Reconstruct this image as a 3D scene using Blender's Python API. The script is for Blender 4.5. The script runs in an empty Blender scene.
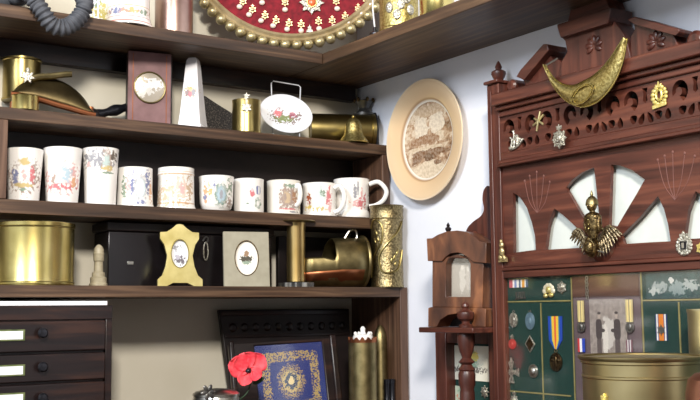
import bpy, math, random
from mathutils import Vector, Matrix
from mathutils.geometry import tessellate_polygon
random.seed(7)
S = bpy.context.scene
COL = S.collection
PI = math.pi

# ---------------------------------------------------------------- camera
FOC = 1032.59
RX = Vector((0.829, -0.0518, 0.557)).normalized()
_ry = Vector((-0.560, -0.094, 0.823))
RY = (_ry - RX * _ry.dot(RX)).normalized()
RZ = RY.cross(RX)
if RZ.y < 0: RZ = -RZ
CAM = Vector((-1.338, -1.943, 1.437))
right = Vector((RX.x, RY.x, RZ.x)); up = Vector((RX.y, RY.y, RZ.y)); fwd = Vector((RX.z, RY.z, RZ.z))
cd = bpy.data.cameras.new('camera'); cam = bpy.data.objects.new('camera', cd); COL.objects.link(cam)
m = Matrix.Identity(4)
for i in range(3):
    m[i][0] = right[i]; m[i][1] = up[i]; m[i][2] = -fwd[i]; m[i][3] = CAM[i]
cam.matrix_world = m
cd.sensor_width = 36; cd.lens = FOC / 700 * 36; cd.clip_start = 0.02
S.camera = cam
S.view_settings.view_transform = 'Standard'; S.view_settings.look = 'None'
S.view_settings.exposure = 0.12; S.view_settings.gamma = 1

# ---------------------------------------------------------------- light
W = bpy.data.worlds.new('room_light'); S.world = W; W.use_nodes = True
wn = W.node_tree.nodes; wl = W.node_tree.links
bg = wn['Background']; bg.inputs['Strength'].default_value = 0.27
tc = wn.new('ShaderNodeTexCoord'); sx = wn.new('ShaderNodeSeparateXYZ'); wl.new(tc.outputs['Generated'], sx.inputs[0])
rp = wn.new('ShaderNodeValToRGB'); mr = wn.new('ShaderNodeMapRange')
mr.inputs[1].default_value = -1; mr.inputs[2].default_value = 1
wl.new(sx.outputs['X'], mr.inputs[0]); wl.new(mr.outputs[0], rp.inputs[0])
rp.color_ramp.elements[0].color = (3.1, 3.2, 3.35, 1); rp.color_ramp.elements[0].position = 0.0
for ps_, cc_ in ((0.07, (1.55, 1.62, 1.7, 1)), (0.14, (0.45, 0.46, 0.48, 1)), (0.38, (0.30, 0.28, 0.27, 1)), (0.62, (0.85, 0.80, 0.75, 1)), (0.8, (0.35, 0.33, 0.32, 1))):
    rp.color_ramp.elements.new(ps_).color = cc_
rp.color_ramp.elements[-1].color = (0.4, 0.38, 0.37, 1)
wl.new(rp.outputs[0], bg.inputs[0])

def area(name, loc, tgt, sx_, sy_, power, col):
    l = bpy.data.lights.new(name, 'AREA'); l.shape = 'RECTANGLE'; l.size = sx_; l.size_y = sy_; l.energy = power; l.color = col
    o = bpy.data.objects.new(name, l); COL.objects.link(o); o.location = loc
    o.rotation_euler = (Vector(tgt) - Vector(loc)).to_track_quat('-Z', 'Y').to_euler()
    return o
area('ceiling_light', (-1.7, -2.62, 2.78), (-0.4, -0.2, 1.6), 0.34, 0.34, 84, (1.0, 0.93, 0.84))
area('window_light', (-2.75, -1.5, 2.78), (0, -0.35, 1.4), 0.7, 0.8, 58, (0.86, 0.92, 1.0))

# ---------------------------------------------------------------- measuring helpers (rays onto real planes)
def ray(px, py):
    return (right * ((px - 350) / FOC) - up * ((py - 200) / FOC) + fwd)
def onY(px, py, Y=0.0):
    r = ray(px, py); return CAM + r * ((Y - CAM.y) / r.y)
def onX(px, py, X=0.0):
    r = ray(px, py); return CAM + r * ((X - CAM.x) / r.x)
def onZ(px, py, Z):
    r = ray(px, py); return CAM + r * ((Z - CAM.z) / r.z)
def depth(p): return (Vector(p) - CAM).dot(fwd)
def RP(px, py, d=0.05):                 # a point of the right wall's own (u, z) frame, d in front of the wall
    p = onX(px, py, -d); return (-p.y, p.z)

# ---------------------------------------------------------------- materials
def lin(c):
    c = c / 255.0
    return c / 12.92 if c <= 0.04045 else ((c + 0.055) / 1.055) ** 2.4
def rgb(*c): return (lin(c[0]), lin(c[1]), lin(c[2]), 1)
def newmat(name):
    mt = bpy.data.materials.new(name); mt.use_nodes = True
    return mt, mt.node_tree.nodes, mt.node_tree.links, mt.node_tree.nodes['Principled BSDF']
def noise(nt, lk, scale, detail=4, vec=None, stretch=None, dist=0):
    n = nt.new('ShaderNodeTexNoise'); n.inputs['Scale'].default_value = scale; n.inputs['Detail'].default_value = detail
    n.inputs['Distortion'].default_value = dist
    t = nt.new('ShaderNodeTexCoord')
    if stretch:
        mp = nt.new('ShaderNodeMapping'); mp.inputs['Scale'].default_value = stretch
        lk.new(t.outputs['Object'], mp.inputs[0]); lk.new(mp.outputs[0], n.inputs['Vector'])
    else: lk.new(t.outputs['Object'], n.inputs['Vector'])
    return n
def ramp(nt, lk, src, stops):
    r = nt.new('ShaderNodeValToRGB'); e = r.color_ramp.elements
    e[0].position, e[0].color = stops[0]; e[1].position, e[1].color = stops[-1]
    for p, c in stops[1:-1]:
        q = e.new(p); q.color = c
    lk.new(src, r.inputs[0]); return r
def bump(nt, lk, src, b, strength, dist=0.002):
    bn = nt.new('ShaderNodeBump'); bn.inputs['Strength'].default_value = strength; bn.inputs['Distance'].default_value = dist
    lk.new(src, bn.inputs['Height']); lk.new(bn.outputs[0], b.inputs['Normal'])
def plain(name, c1, c2=None, rough=0.5, metal=0.0, scale=30, bmp=0.1, coat=0.0, bdist=0.001, detail=4, lo=0.35, hi=0.65):
    mt, nt, lk, b = newmat(name)
    n = noise(nt, lk, scale, detail)
    r = ramp(nt, lk, n.outputs[0], [(lo, c1), (hi, c2 or c1)]); lk.new(r.outputs[0], b.inputs['Base Color'])
    b.inputs['Roughness'].default_value = rough; b.inputs['Metallic'].default_value = metal; b.inputs['Coat Weight'].default_value = coat
    if bmp: bump(nt, lk, n.outputs[0], b, bmp, bdist)
    return mt
def wood(name, c1, c2, c3, stretch=(3, 60, 60), rough=0.45, spec=0.5, bmp=0.25):
    mt, nt, lk, b = newmat(name)
    n = noise(nt, lk, 1.0, 6, stretch=stretch, dist=0.6)
    r = ramp(nt, lk, n.outputs[0], [(0.3, c1), (0.52, c2), (0.7, c3)]); lk.new(r.outputs[0], b.inputs['Base Color'])
    b.inputs['Roughness'].default_value = rough; b.inputs['Specular IOR Level'].default_value = spec
    bump(nt, lk, n.outputs[0], b, bmp, 0.001)
    return mt
def paint(name, base, ells, rough=0.25, metal=0.0, nscale=120, wob=1.0, coat=0.0, base2=None, bmp=0.0, spec=0.5, front=True, soft_=0.0):
    """a printed or painted surface: motifs (x, z, half-width, half-height, colour) on the side that faces local -Y"""
    mt, nt, lk, b = newmat(name)
    n = noise(nt, lk, nscale, 3)
    t = nt.new('ShaderNodeTexCoord'); s = nt.new('ShaderNodeSeparateXYZ'); lk.new(t.outputs['Object'], s.inputs[0])
    def mth(op, a, c, cl=False):
        q = nt.new('ShaderNodeMath'); q.operation = op; q.use_clamp = cl
        for i, v in enumerate((a, c)):
            if isinstance(v, (int, float)): q.inputs[i].default_value = v
            elif v is not None: lk.new(v, q.inputs[i])
        return q.outputs[0]
    isf = mth('LESS_THAN', s.outputs['Y'], 0.0) if front else None
    cur = nt.new('ShaderNodeRGB'); cur.outputs[0].default_value = base; cur = cur.outputs[0]
    if base2:
        cur = ramp(nt, lk, n.outputs[0], [(0.35, base), (0.65, base2)]).outputs[0]
    wobn = mth('MULTIPLY', mth('SUBTRACT', n.outputs[0], 0.5), 4.0 * wob)
    for e in ells:
        x, z, a, c, colr = e[:5]; sc = e[5] if len(e) > 5 else 1.0
        dx = mth('DIVIDE', mth('SUBTRACT', s.outputs['X'], x), a); dz = mth('DIVIDE', mth('SUBTRACT', s.outputs['Z'], z), c)
        pw = e[6] if len(e) > 6 else 2
        d = mth('ADD', mth('POWER', mth('ABSOLUTE', dx, None), pw), mth('POWER', mth('ABSOLUTE', dz, None), pw))
        tot = mth('ADD', d, mth('MULTIPLY', wobn, sc))
        if soft_: f = mth('MULTIPLY', mth('SUBTRACT', 1.0, tot), soft_, True)
        else: f = mth('LESS_THAN', tot, 1.0)
        if len(e) > 7:
            n3 = noise(nt, lk, e[7], 2); f = mth('MULTIPLY', f, mth('GREATER_THAN', n3.outputs[0], .49))
        if front: f = mth('MULTIPLY', f, isf)
        mx = nt.new('ShaderNodeMix'); mx.data_type = 'RGBA'; lk.new(f, mx.inputs[0]); lk.new(cur, mx.inputs[6]); mx.inputs[7].default_value = colr
        cur = mx.outputs[2]
    lk.new(cur, b.inputs['Base Color']); b.inputs['Roughness'].default_value = rough; b.inputs['Metallic'].default_value = metal
    b.inputs['Coat Weight'].default_value = coat; b.inputs['Specular IOR Level'].default_value = spec
    if bmp: bump(nt, lk, n.outputs[0], b, bmp, 0.001)
    return mt
def glass_pane(name, refl=0.08, tint=(1, 1, 1, 1)):
    mt, nt, lk, b = newmat(name)
    nt.remove(b); tr = nt.new('ShaderNodeBsdfTransparent'); tr.inputs[0].default_value = tint
    gl = nt.new('ShaderNodeBsdfGlossy'); gl.inputs['Roughness'].default_value = 0.08
    mx = nt.new('ShaderNodeMixShader'); mx.inputs[0].default_value = refl
    lk.new(tr.outputs[0], mx.inputs[1]); lk.new(gl.outputs[0], mx.inputs[2]); lk.new(mx.outputs[0], nt['Material Output'].inputs[0])
    return mt

M = {}
M['wall_white'] = plain('wall_white', rgb(226, 229, 238), rgb(233, 236, 244), 0.9, 0, 6, 0.05)
M['wall_cream'] = plain('wall_cream', rgb(204, 198, 180), rgb(212, 206, 190), 0.9, 0, 6, 0.05)
M['shelf'] = wood('shelf_oak', rgb(42, 29, 20), rgb(76, 55, 40), rgb(112, 86, 64), (4, 90, 90), 0.5)
M['shelf_y'] = wood('shelf_oak_cross', rgb(50, 35, 24), rgb(82, 60, 43), rgb(112, 86, 62), (90, 4, 90), 0.5)
M['shelf_z'] = wood('shelf_oak_upright', rgb(54, 37, 27), rgb(86, 61, 46), rgb(112, 84, 66), (80, 80, 4), 0.5)
M['darkwood'] = wood('dark_wood', rgb(17, 8, 9), rgb(28, 15, 14), rgb(56, 33, 24), (5, 60, 60), 0.35)
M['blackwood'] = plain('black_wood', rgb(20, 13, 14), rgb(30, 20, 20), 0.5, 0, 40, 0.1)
M['lacquer'] = plain('black_lacquer', rgb(15, 12, 13), rgb(22, 18, 20), 0.25, 0, 20, 0.05)
M['mahog'] = wood('mahogany', rgb(56, 28, 22), rgb(82, 43, 34), rgb(106, 60, 46), (70, 70, 5), 0.36)
M['mahog_h'] = wood('mahogany_rail', rgb(56, 28, 22), rgb(86, 46, 36), rgb(114, 66, 50), (5, 70, 70), 0.36)
M['walnut'] = wood('walnut_veneer', rgb(58, 34, 24), rgb(106, 66, 44), rgb(160, 106, 70), (22, 22, 9), 0.35)
M['brass'] = plain('brass', rgb(150, 134, 84), rgb(176, 158, 102), 0.30, 1, 25, 0.06)
M['brass_bright'] = plain('bright_brass', rgb(186, 170, 104), rgb(206, 190, 126), 0.27, 1, 25, 0.05)
M['brass_old'] = plain('aged_brass', rgb(122, 110, 76), rgb(160, 146, 104), 0.42, 1, 40, 0.15)
M['brass_emb'] = plain('embossed_brass', rgb(104, 92, 66), rgb(166, 150, 110), 0.36, 1, 260, 0.8, bdist=0.0015)
M['gold_emb'] = plain('embossed_gilt', rgb(150, 132, 76), rgb(204, 188, 126), 0.42, 1, 240, 0.7, bdist=0.0015)
M['silver'] = plain('silver', rgb(176, 176, 168), rgb(214, 212, 204), 0.32, 1, 80, 0.3)
M['silver_emb'] = plain('embossed_silver', rgb(150, 146, 132), rgb(226, 222, 208), 0.36, 0.85, 260, 0.9, bdist=0.003)
M['pewter'] = plain('pewter', rgb(96, 96, 94), rgb(128, 126, 122), 0.4, 0.8, 50, 0.3)
M['copper'] = plain('copper', rgb(146, 88, 58), rgb(172, 110, 76), 0.42, 1, 25, 0.08)
M['bronze'] = plain('bronze', rgb(72, 58, 40), rgb(108, 90, 62), 0.4, 1, 120, 0.6, bdist=0.002)
M['china'] = plain('white_china', rgb(240, 238, 232), rgb(245, 243, 238), 0.18, 0, 20, 0.0, coat=0.3)
M['black'] = plain('black_metal', rgb(24, 24, 28), rgb(40, 40, 46), 0.3, 0.5, 30, 0.1)
M['rubber'] = plain('grey_rubber', rgb(62, 64, 70), rgb(82, 84, 90), 0.7, 0, 60, 0.2)
M['felt'] = plain('green_felt', rgb(12, 47, 42), rgb(18, 60, 52), 0.95, 0, 400, 0.3)
M['goldline'] = plain('gilt_beading', rgb(150, 140, 88), rgb(172, 160, 104), 0.5, 0.3, 60, 0)
M['paper'] = plain('white_paper', rgb(238, 238, 242), rgb(246, 246, 250), 0.7, 0, 60, 0)
M['glass'] = glass_pane('glass', 0.07)
M['velvet'] = plain('red_velvet', rgb(100, 12, 24), rgb(134, 22, 36), 0.9, 0, 90, 0.3)
M['white_metal'] = plain('white_wire', rgb(206, 208, 212), rgb(226, 228, 230), 0.4, 0.2, 40, 0)
M['speck'] = plain('speckled_black_cloth', rgb(30, 27, 27), rgb(104, 96, 88), 0.8, 0, 350, 0.5, lo=0.5, hi=0.72)

# ---------------------------------------------------------------- mesh builder
class MB:
    def __init__(s): s.v = []; s.f = []; s.mi = []
    def add(s, V, F, mi=0, mx=None):
        o = len(s.v)
        s.v += [(mx @ Vector(p)) if mx else Vector(p) for p in V]
        s.f += [[i + o for i in f] for f in F]; s.mi += [mi] * len(F)
        return s
    def box(s, x0, x1, y0, y1, z0, z1, mi=0, mx=None):
        V = [(x, y, z) for z in (z0, z1) for y in (y0, y1) for x in (x0, x1)]
        F = [(0, 2, 3, 1), (4, 5, 7, 6), (0, 1, 5, 4), (2, 6, 7, 3), (0, 4, 6, 2), (1, 3, 7, 5)]
        return s.add(V, F, mi, mx)
    def lathe(s, prof, c=(0, 0, 0), seg=40, mi=0, mx=None, a0=0, a1=2 * PI):
        V = []; F = []; n = len(prof); full = abs(a1 - a0 - 2 * PI) < 1e-6; k = seg if full else seg + 1
        for i in range(k):
            a = a0 + (a1 - a0) * i / seg
            for r, z in prof: V.append((c[0] + r * math.cos(a), c[1] + r * math.sin(a), c[2] + z))
        for i in range(seg):
            j = (i + 1) % k
            for q in range(n - 1): F.append((i * n + q, j * n + q, j * n + q + 1, i * n + q + 1))
        return s.add(V, F, mi, mx)
    def tube(s, pts, r, seg=8, closed=False, mi=0, mx=None):
        P = [Vector(p) for p in pts]; n = len(P); V = []; F = []; prev = None
        for i in range(n):
            if closed: t = P[(i + 1) % n] - P[i - 1]
            else: t = P[min(i + 1, n - 1)] - P[max(i - 1, 0)]
            t.normalize()
            if prev is None:
                a = Vector((0, 0, 1)) if abs(t.z) < 0.9 else Vector((0, 1, 0)); nn = t.cross(a).normalized()
            else: nn = (prev - t * prev.dot(t)).normalized()
            prev = nn; bb = t.cross(nn); rr = r[i] if isinstance(r, (list, tuple)) else r
            for k in range(seg):
                a = 2 * PI * k / seg; V.append(P[i] + (nn * math.cos(a) + bb * math.sin(a)) * rr)
        for i in range(n if closed else n - 1):
            j = (i + 1) % n
            for k in range(seg): F.append((i * seg + k, i * seg + (k + 1) % seg, j * seg + (k + 1) % seg, j * seg + k))
        if not closed: F.append(tuple(range(seg))[::-1]); F.append(tuple((n - 1) * seg + k for k in range(seg)))
        return s.add(V, F, mi, mx)
    def ball(s, c, r, mi=0, mx=None, seg=16, rings=10):
        if not isinstance(r, (tuple, list)): r = (r, r, r)
        V = []; F = []
        for i in range(rings + 1):
            t = PI * i / rings
            for k in range(seg):
                a = 2 * PI * k / seg
                V.append((c[0] + r[0] * math.sin(t) * math.cos(a), c[1] + r[1] * math.sin(t) * math.sin(a), c[2] - r[2] * math.cos(t)))
        for i in range(rings):
            for k in range(seg): F.append((i * seg + k, i * seg + (k + 1) % seg, (i + 1) * seg + (k + 1) % seg, (i + 1) * seg + k))
        return s.add(V, F, mi, mx)
    def prism(s, outer, y0, y1, holes=(), mi=0, mx=None, bulge=0):
        """outline in the (x, z) plane, solid from y0 (front) to y1 (back)"""
        loops = [list(outer)] + [list(h) for h in holes]
        tris = tessellate_polygon([[Vector((p[0], p[1], 0)) for p in lp] for lp in loops])
        flat = [p for lp in loops for p in lp]; n = len(flat)
        V = [(p[0], y0, p[1]) for p in flat] + [(p[0], y1, p[1]) for p in flat]; F = []
        for t in tris:
            a, b, c = [Vector((flat[i][0], flat[i][1])) for i in t]
            cr = (b - a).cross(c - a) if hasattr(b - a, 'cross') else 0
            t = tuple(t) if cr > 0 else tuple(t)[::-1]
            F.append(t); F.append(tuple(i + n for i in t[::-1]))
        o = 0
        for li, lp in enumerate(loops):
            k = len(lp); ar = sum(lp[i][0] * lp[(i + 1) % k][1] - lp[(i + 1) % k][0] * lp[i][1] for i in range(k))
            flip = (ar < 0) ^ (li > 0)
            for i in range(k):
                q = (o + i, o + (i + 1) % k, o + (i + 1) % k + n, o + i + n)
                F.append(q if flip else q[::-1])
            o += k
        return s.add(V, F, mi, mx)
    def build(s, name, mats, parent=None, loc=None, rz=0.0, bevel=0, angle=35, rot=None, seg=2):
        me = bpy.data.meshes.new(name); me.from_pydata([tuple(v) for v in s.v], [], s.f)
        if not isinstance(mats, (list, tuple)): mats = [mats]
        for q in mats: me.materials.append(q)
        me.polygons.foreach_set('material_index', s.mi)
        me.polygons.foreach_set('use_smooth', [True] * len(me.polygons))
        me.update(); me.validate()
        me.set_sharp_from_angle(angle=math.radians(angle))
        o = bpy.data.objects.new(name, me); COL.objects.link(o)
        if parent: o.parent = parent
        if loc is not None: o.location = loc
        if rz: o.rotation_euler = (0, 0, rz)
        if rot is not None: o.rotation_euler = rot
        if bevel:
            bm = o.modifiers.new('bevel', 'BEVEL'); bm.width = bevel; bm.segments = seg; bm.limit_method = 'ANGLE'; bm.angle_limit = math.radians(40)
        return o
def tag(o, label=None, cat=None, group=None, kind=None):
    if label: o['label'] = label
    if cat: o['category'] = cat
    if group: o['group'] = group
    if kind: o['kind'] = kind
    return o
def thing(name, label, cat, loc, rz=0.0, group=None, rot=None):
    o = bpy.data.objects.new(name, None); COL.objects.link(o); o.empty_display_size = 0.02
    o.location = loc; o.rotation_euler = rot if rot else (0, 0, rz)
    return tag(o, label, cat, group)
def struct(name, mb, mat, **k):
    return tag(mb.build(name, mat, **k), kind='structure')
def circ(cx, cz, r, n=24, rz=None, a0=0):
    rz = rz or r
    return [(cx + r * math.cos(a0 + 2 * PI * i / n), cz + rz * math.sin(a0 + 2 * PI * i / n)) for i in range(n)]
def star(cx, cz, r1, r2, n, a0=PI / 2, sq=1.0):
    return [(cx + (r1 if i % 2 == 0 else r2) * math.cos(a0 + PI * i / n), cz + sq * (r1 if i % 2 == 0 else r2) * math.sin(a0 + PI * i / n)) for i in range(2 * n)]
def face_cam(p): return math.atan2(CAM.x - p[0], -(CAM.y - p[1]))
def smoothc(pts, n=6, closed=False):
    P = [Vector((*p, 0)) if len(p) == 2 else Vector(p) for p in pts]; out = []; k = len(P)
    for i in range(k if closed else k - 1):
        if closed: a, b, c, d = P[i - 1], P[i], P[(i + 1) % k], P[(i + 2) % k]
        else: a, b, c, d = P[max(i - 1, 0)], P[i], P[i + 1], P[min(i + 2, k - 1)]
        for j in range(n):
            t = j / n
            out.append(0.5 * ((2 * b) + (c - a) * t + (2 * a - 5 * b + 4 * c - d) * t * t + (3 * b - a - 3 * c + d) * t ** 3))
    if not closed: out.append(P[-1])
    return [tuple(q[:2]) if len(pts[0]) == 2 else tuple(q) for q in out]

# ================================================================ THE ROOM
struct('wall_back', MB().box(-2.6, 0.08, 0, 0.08, 0, 2.7), M['wall_cream'])
struct('wall_right', MB().box(0, 0.08, -3.4, 0, 0, 2.7), M['wall_white'])
struct('floor', MB().box(-2.6, 0.08, -3.4, 0.08, -0.06, 0), M['shelf'])

ZA, ZA0 = 1.799, 1.777
ZB, ZB0 = 1.637, 1.612
ZC, ZC0 = 1.486, 1.4655
ZT, ZT0 = 1.9735, 1.950
YU, YL = -0.128, -0.185       # front edges, upper and lower shelves
ZW = 1.17                     # worktop

# ---- top shelves running round the corner
ts = thing('corner_shelf', 'long dark brown top shelf running round the corner above everything', 'shelf', (-0.3, -0.02, ZT0))
def L(o, mb):                 # world-space builder -> local of an unrotated thing
    off = Vector(o.location); mb.v = [v - off for v in mb.v]; return mb
L(ts, MB().box(-1.9, -0.2, -0.163, -0.001, ZT0, ZT)).build('shelf_board', M['shelf'], ts, bevel=0.0015)
L(ts, MB().box(-0.1985, -0.001, -1.9, -0.001, ZT0, ZT)).build('shelf_board', M['shelf_y'], ts, bevel=0.0015)
L(ts, MB().box(-1.9, -0.02, -0.022, -0.001, 1.914, ZT0 - 0.0003)).build('batten', M['darkwood'], ts, bevel=0.001)

# ---- shelf unit on the back wall
su = thing('wall_shelf_unit', 'dark oak open shelf unit holding mugs and brass on the back wall', 'shelf', (-0.42, -0.06, ZW))
L(su, MB().box(-1.3, -0.004, YU, -0.001, ZA0, ZA)).build('shelf_board', M['shelf'], su, bevel=0.0012)
L(su, MB().box(-1.3, -0.024, YU, -0.001, ZB0, ZB)).build('shelf_board', M['shelf'], su, bevel=0.0012)
L(su, MB().box(-1.30, -0.024, YL, -0.001, ZC0, ZC)).build('shelf_board', M['shelf'], su, bevel=0.0012)
L(su, MB().box(-0.0235, -0.004, YU, -0.001, ZC - 0.002, ZA0 - 0.0003)).build('side_panel', M['shelf_z'], su, bevel=0.001)
L(su, MB().box(-0.0235, -0.004, YL, -0.001, ZW + 0.0005, ZC - 0.0003)).build('side_panel', M['shelf_z'], su, bevel=0.001)
L(su, MB().box(-0.852, -0.833, YU, -0.001, ZB + 0.0003, ZA0 - 0.0003)).build('side_panel', M['shelf_z'], su, bevel=0.001)
L(su, MB().box(-0.8325, -0.0237, -0.012, -0.001, ZB + 0.0005, ZA0 - 0.0005)).build('back_panel', M['blackwood'], su)

# ---- cupboard under it (below the picture) and the mantel under the overmantel
wt = thing('base_cupboard', 'dark wooden cupboard whose top carries the drawers and pictures', 'cupboard', (-0.7, -0.25, 0))
L(wt, MB().box(-1.35, -0.004, -0.36, -0.002, ZW - 0.03, ZW)).build('worktop', M['shelf'], wt, bevel=0.002)
L(wt, MB().box(-1.33, -0.02, -0.33, -0.002, 0.0, ZW - 0.031)).build('body', M['darkwood'], wt)
for x0 in (-1.31, -0.88, -0.45):
    d = L(wt, MB().box(x0, x0 + 0.41, -0.35, -0.331, 0.08, ZW - 0.05)).build('door', M['darkwood'], wt, bevel=0.003)
    MB().ball((x0 + 0.38 + 0.7, -0.36 + 0.25, 0.6), 0.012).build('knob', M['brass_old'], d)

# ================================================================ DRAWER CABINET
cab = thing('drawer_cabinet', 'low dark wooden cabinet of labelled drawers under the bottom shelf', 'cabinet', (-0.9, -0.1, ZW))
cz = lambda py: onY(40, py, -0.187).z
zt = cz(306)
CX1 = onY(112, 350, -0.187).x
L(cab, MB().box(-1.12, CX1, -0.180, -0.005, ZW + 0.0005, zt)).build('carcass', M['darkwood'], cab, bevel=0.002)
fr = MB().box(-1.12, CX1, -0.187, -0.1802, cz(320), zt).box(CX1 - 0.012, CX1, -0.187, -0.1802, ZW + 0.002, cz(320))
L(cab, fr).build('front_frame', M['darkwood'], cab, bevel=0.001)
M['label_edge'] = plain('green_gilt_holder', rgb(96, 112, 70), rgb(140, 150, 100), 0.4, 0.6, 60, 0.1)
for a, b, lz, kz in ((321, 352, 335, 333), (354, 382, 370, 367), (384, 416, 398, 398), (418, 450, 432, 430)):
    za, zb = cz(a), cz(b)
    if zb < ZW + 0.003: zb = ZW + 0.003
    if za < zb: continue
    d = L(cab, MB().box(-1.11, CX1 - 0.0135, -0.192, -0.1803, zb, za)).build('drawer', M['darkwood'], cab, bevel=0.0025)
    kp = onY(42.5, kz, -0.2); lp = onY(25, lz, -0.193)
    o = Vector(cab.location)
    MB().lathe([(0.0, -0.016), (0.006, -0.0155), (0.0085, -0.012), (0.0085, -0.009), (0.004, -0.005), (0.0035, 0.001)], seg=20, mx=Matrix.Translation(Vector((kp.x, -0.192, kp.z)) - o) @ Matrix.Rotation(-PI / 2, 4, 'X') ).build('knob', M['black'], d)
    x1 = lp.x; x0 = x1 - 0.085; zc = lp.z
    mb = MB().box(x0, x1, -0.1945, -0.1921, zc - 0.0095, zc + 0.0095)
    L(cab, mb).build('label_holder', M['label_edge'], d, bevel=0.0008)
    L(cab, MB().box(x0 + 0.003, x1 - 0.004, -0.1952, -0.1946, zc - 0.0068, zc + 0.0068)).build('paper_label', M['paper'], d)
wz0, wz1 = onY(50, 303.2, -0.185).z, onY(50, 299.2, -0.185).z
bx = MB().box(-1.08, onY(107, 301, -0.185).x, -0.188, -0.03, zt + 0.0004, zt + 0.0004 + (wz1 - wz0) + 0.001)
o = bx.build('stack_of_card', M['paper'], bevel=0.001); tag(o, 'white card lying flat on the drawer cabinet under the shelf', 'card')

# ================================================================ MUGS AND BEAKERS
def mug(name, label, pxl, pxr, ytop, Y, zb, ells, prof=None, handle=None, base=None, group=None, wob=1.0, nscale=160, rot=0, hrot=0):
    pxc = (pxl + pxr) / 2
    c = onY(pxc, (ytop + 205) / 2, Y); dp = depth(c); r = (pxr - pxl) / 2 * dp / FOC
    h = onY(pxc, ytop, Y - r * .9).z - zb
    rz = face_cam(c) + rot
    t = thing(name, label, 'mug' if 'mug' in name else 'beaker', (c.x, Y, zb), rz, group)
    prof = prof or [(1, 0), (1, 1)]
    out = [(r * a, h * b) for a, b in prof]
    w = 0.0028
    full = [(0, 0.002), (out[0][0] * 0.8, 0.002), (out[0][0] * 0.85, 0.0)] + out
    full += [(out[-1][0] - w * 0.5, h + 0.0008), (out[-1][0] - w, h)] + [(max(a - w, 0.001), max(b, 0.006)) for a, b in reversed(out[:-1])] + [(0, 0.006)]
    ee = [(x * r, z * h, a * r, b * h) + tuple(rest) for (x, z, a, b, *rest) in ells]
    mt = paint(name + '_print', base or rgb(246, 243, 238), ee, 0.16, 0, 170, wob * 1.15, 0.3, soft_=1.5)
    MB().lathe(full, seg=48).build('body', mt, t)
    if handle:
        side, z0, z1, out_ = handle
        x = r * side
        pts = smoothc([(x * 0.97, 0, z1 * h), (x + side * out_ * 0.55, 0, z1 * h + 0.004), (x + side * out_, 0, (z1 * 0.7 + z0 * 0.3) * h), (x + side * out_ * 0.85, 0, (z1 * 0.3 + z0 * 0.7) * h), (x + side * out_ * 0.4, 0, z0 * h + 0.003), (x * 0.97, 0, z0 * h)], 5)
        MB().tube([(q[0] * math.cos(hrot), q[0] * math.sin(hrot), q[2]) for q in pts], [0.0050 if 0 < i < len(pts) - 1 else 0.0056 for i in range(len(pts))], 10).build('handle', M['china'], t)
    return t
def soft(c, k=.22): return tuple(c[i] * (1 - k) + .8 * k for i in range(3)) + (1,)
Gd, Rd, Bl, Gn, Br, Gy, Pk, Wh = rgb(196, 166, 70), rgb(206, 62, 72), rgb(78, 92, 150), rgb(96, 128, 92), rgb(150, 118, 96), rgb(130, 130, 138), rgb(226, 160, 154), rgb(243, 241, 236)
Gd, Rd, Bl, Gn, Br, Gy, Pk = [soft(c) for c in (Gd, Rd, Bl, Gn, Br, Gy, Pk)]
LB = rgb(178, 198, 208); Or = soft(rgb(222, 148, 76)); Sand = rgb(214, 190, 164)
taper = [(0.80, 0), (0.82, 0.03), (0.88, 0.4), (0.94, 0.75), (1.0, 1.0)]
mug('beaker', 'tall tapering white beaker with gold crown print, at left end of mug shelf', 5.5, 42.5, 147.5, -0.078, ZB,
    [(0, .45, .8, .3, Br, 1.3), (-.05, .5, .5, .22, Wh, .8), (-.45, .48, .16, .17, Bl), (.42, .48, .14, .17, Rd), (0, .74, .34, .08, Gd, .4), (.0, .5, .15, .13, Pk), (0, .3, .6, .05, Gd, .5), (0, .22, .4, .03, Gn)], taper)
mug('beaker', 'tall white beaker with pale red and green print, second from left on mug shelf', 43.5, 81.5, 146.5, -0.078, ZB,
    [(0, .42, .85, .26, Pk, 1.5), (-.1, .5, .5, .2, rgb(222, 226, 222), 1), (.2, .5, .28, .14, LB, 1.2), (-.45, .42, .12, .1, Br, 1), (.1, .3, .75, .05, Rd, 1.6), (.55, .38, .12, .12, Or, 1.2)], taper)
mug('beaker', 'tall white beaker with a grey and gold frieze round its rim', 82.5, 118.5, 147, -0.078, ZB,
    [(-.1, .8, .95, .16, Gy, 1.5), (.35, .78, .3, .22, Br, .8), (.3, .76, .2, .16, rgb(190, 206, 200), .8), (.35, .64, .3, .05, Gd, .8), (.35, .56, .35, .02, Gn, .8), (-.6, .7, .15, .05, Pk, 1), (.7, .86, .15, .1, rgb(110, 100, 90), 1)],
    [(0.84, 0), (0.85, 0.03), (0.9, 0.5), (0.97, 0.85), (1.0, 1.0)])
mug('mug', 'white mug with flags round a pale blue portrait oval, right of the three beakers', 116.5, 153.5, 166.5, -0.07, ZB,
    [(-.55, .5, .16, .3, Gn, 1.6), (-.35, .5, .13, .34, Pk, 1.4), (-.12, .6, .1, .3, Bl, 1.4), (.3, .48, .38, .34, Gy, .6), (.3, .48, .31, .28, rgb(228, 240, 240), .2), (.68, .6, .13, .3, Bl, 1.4), (.82, .4, .08, .25, Or, 1.2), (.3, .12, .3, .07, Bl, .8)],
    [(1.02, 0), (1.03, .03), (.97, .12), (.93, .5), (.93, 1)])
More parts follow.
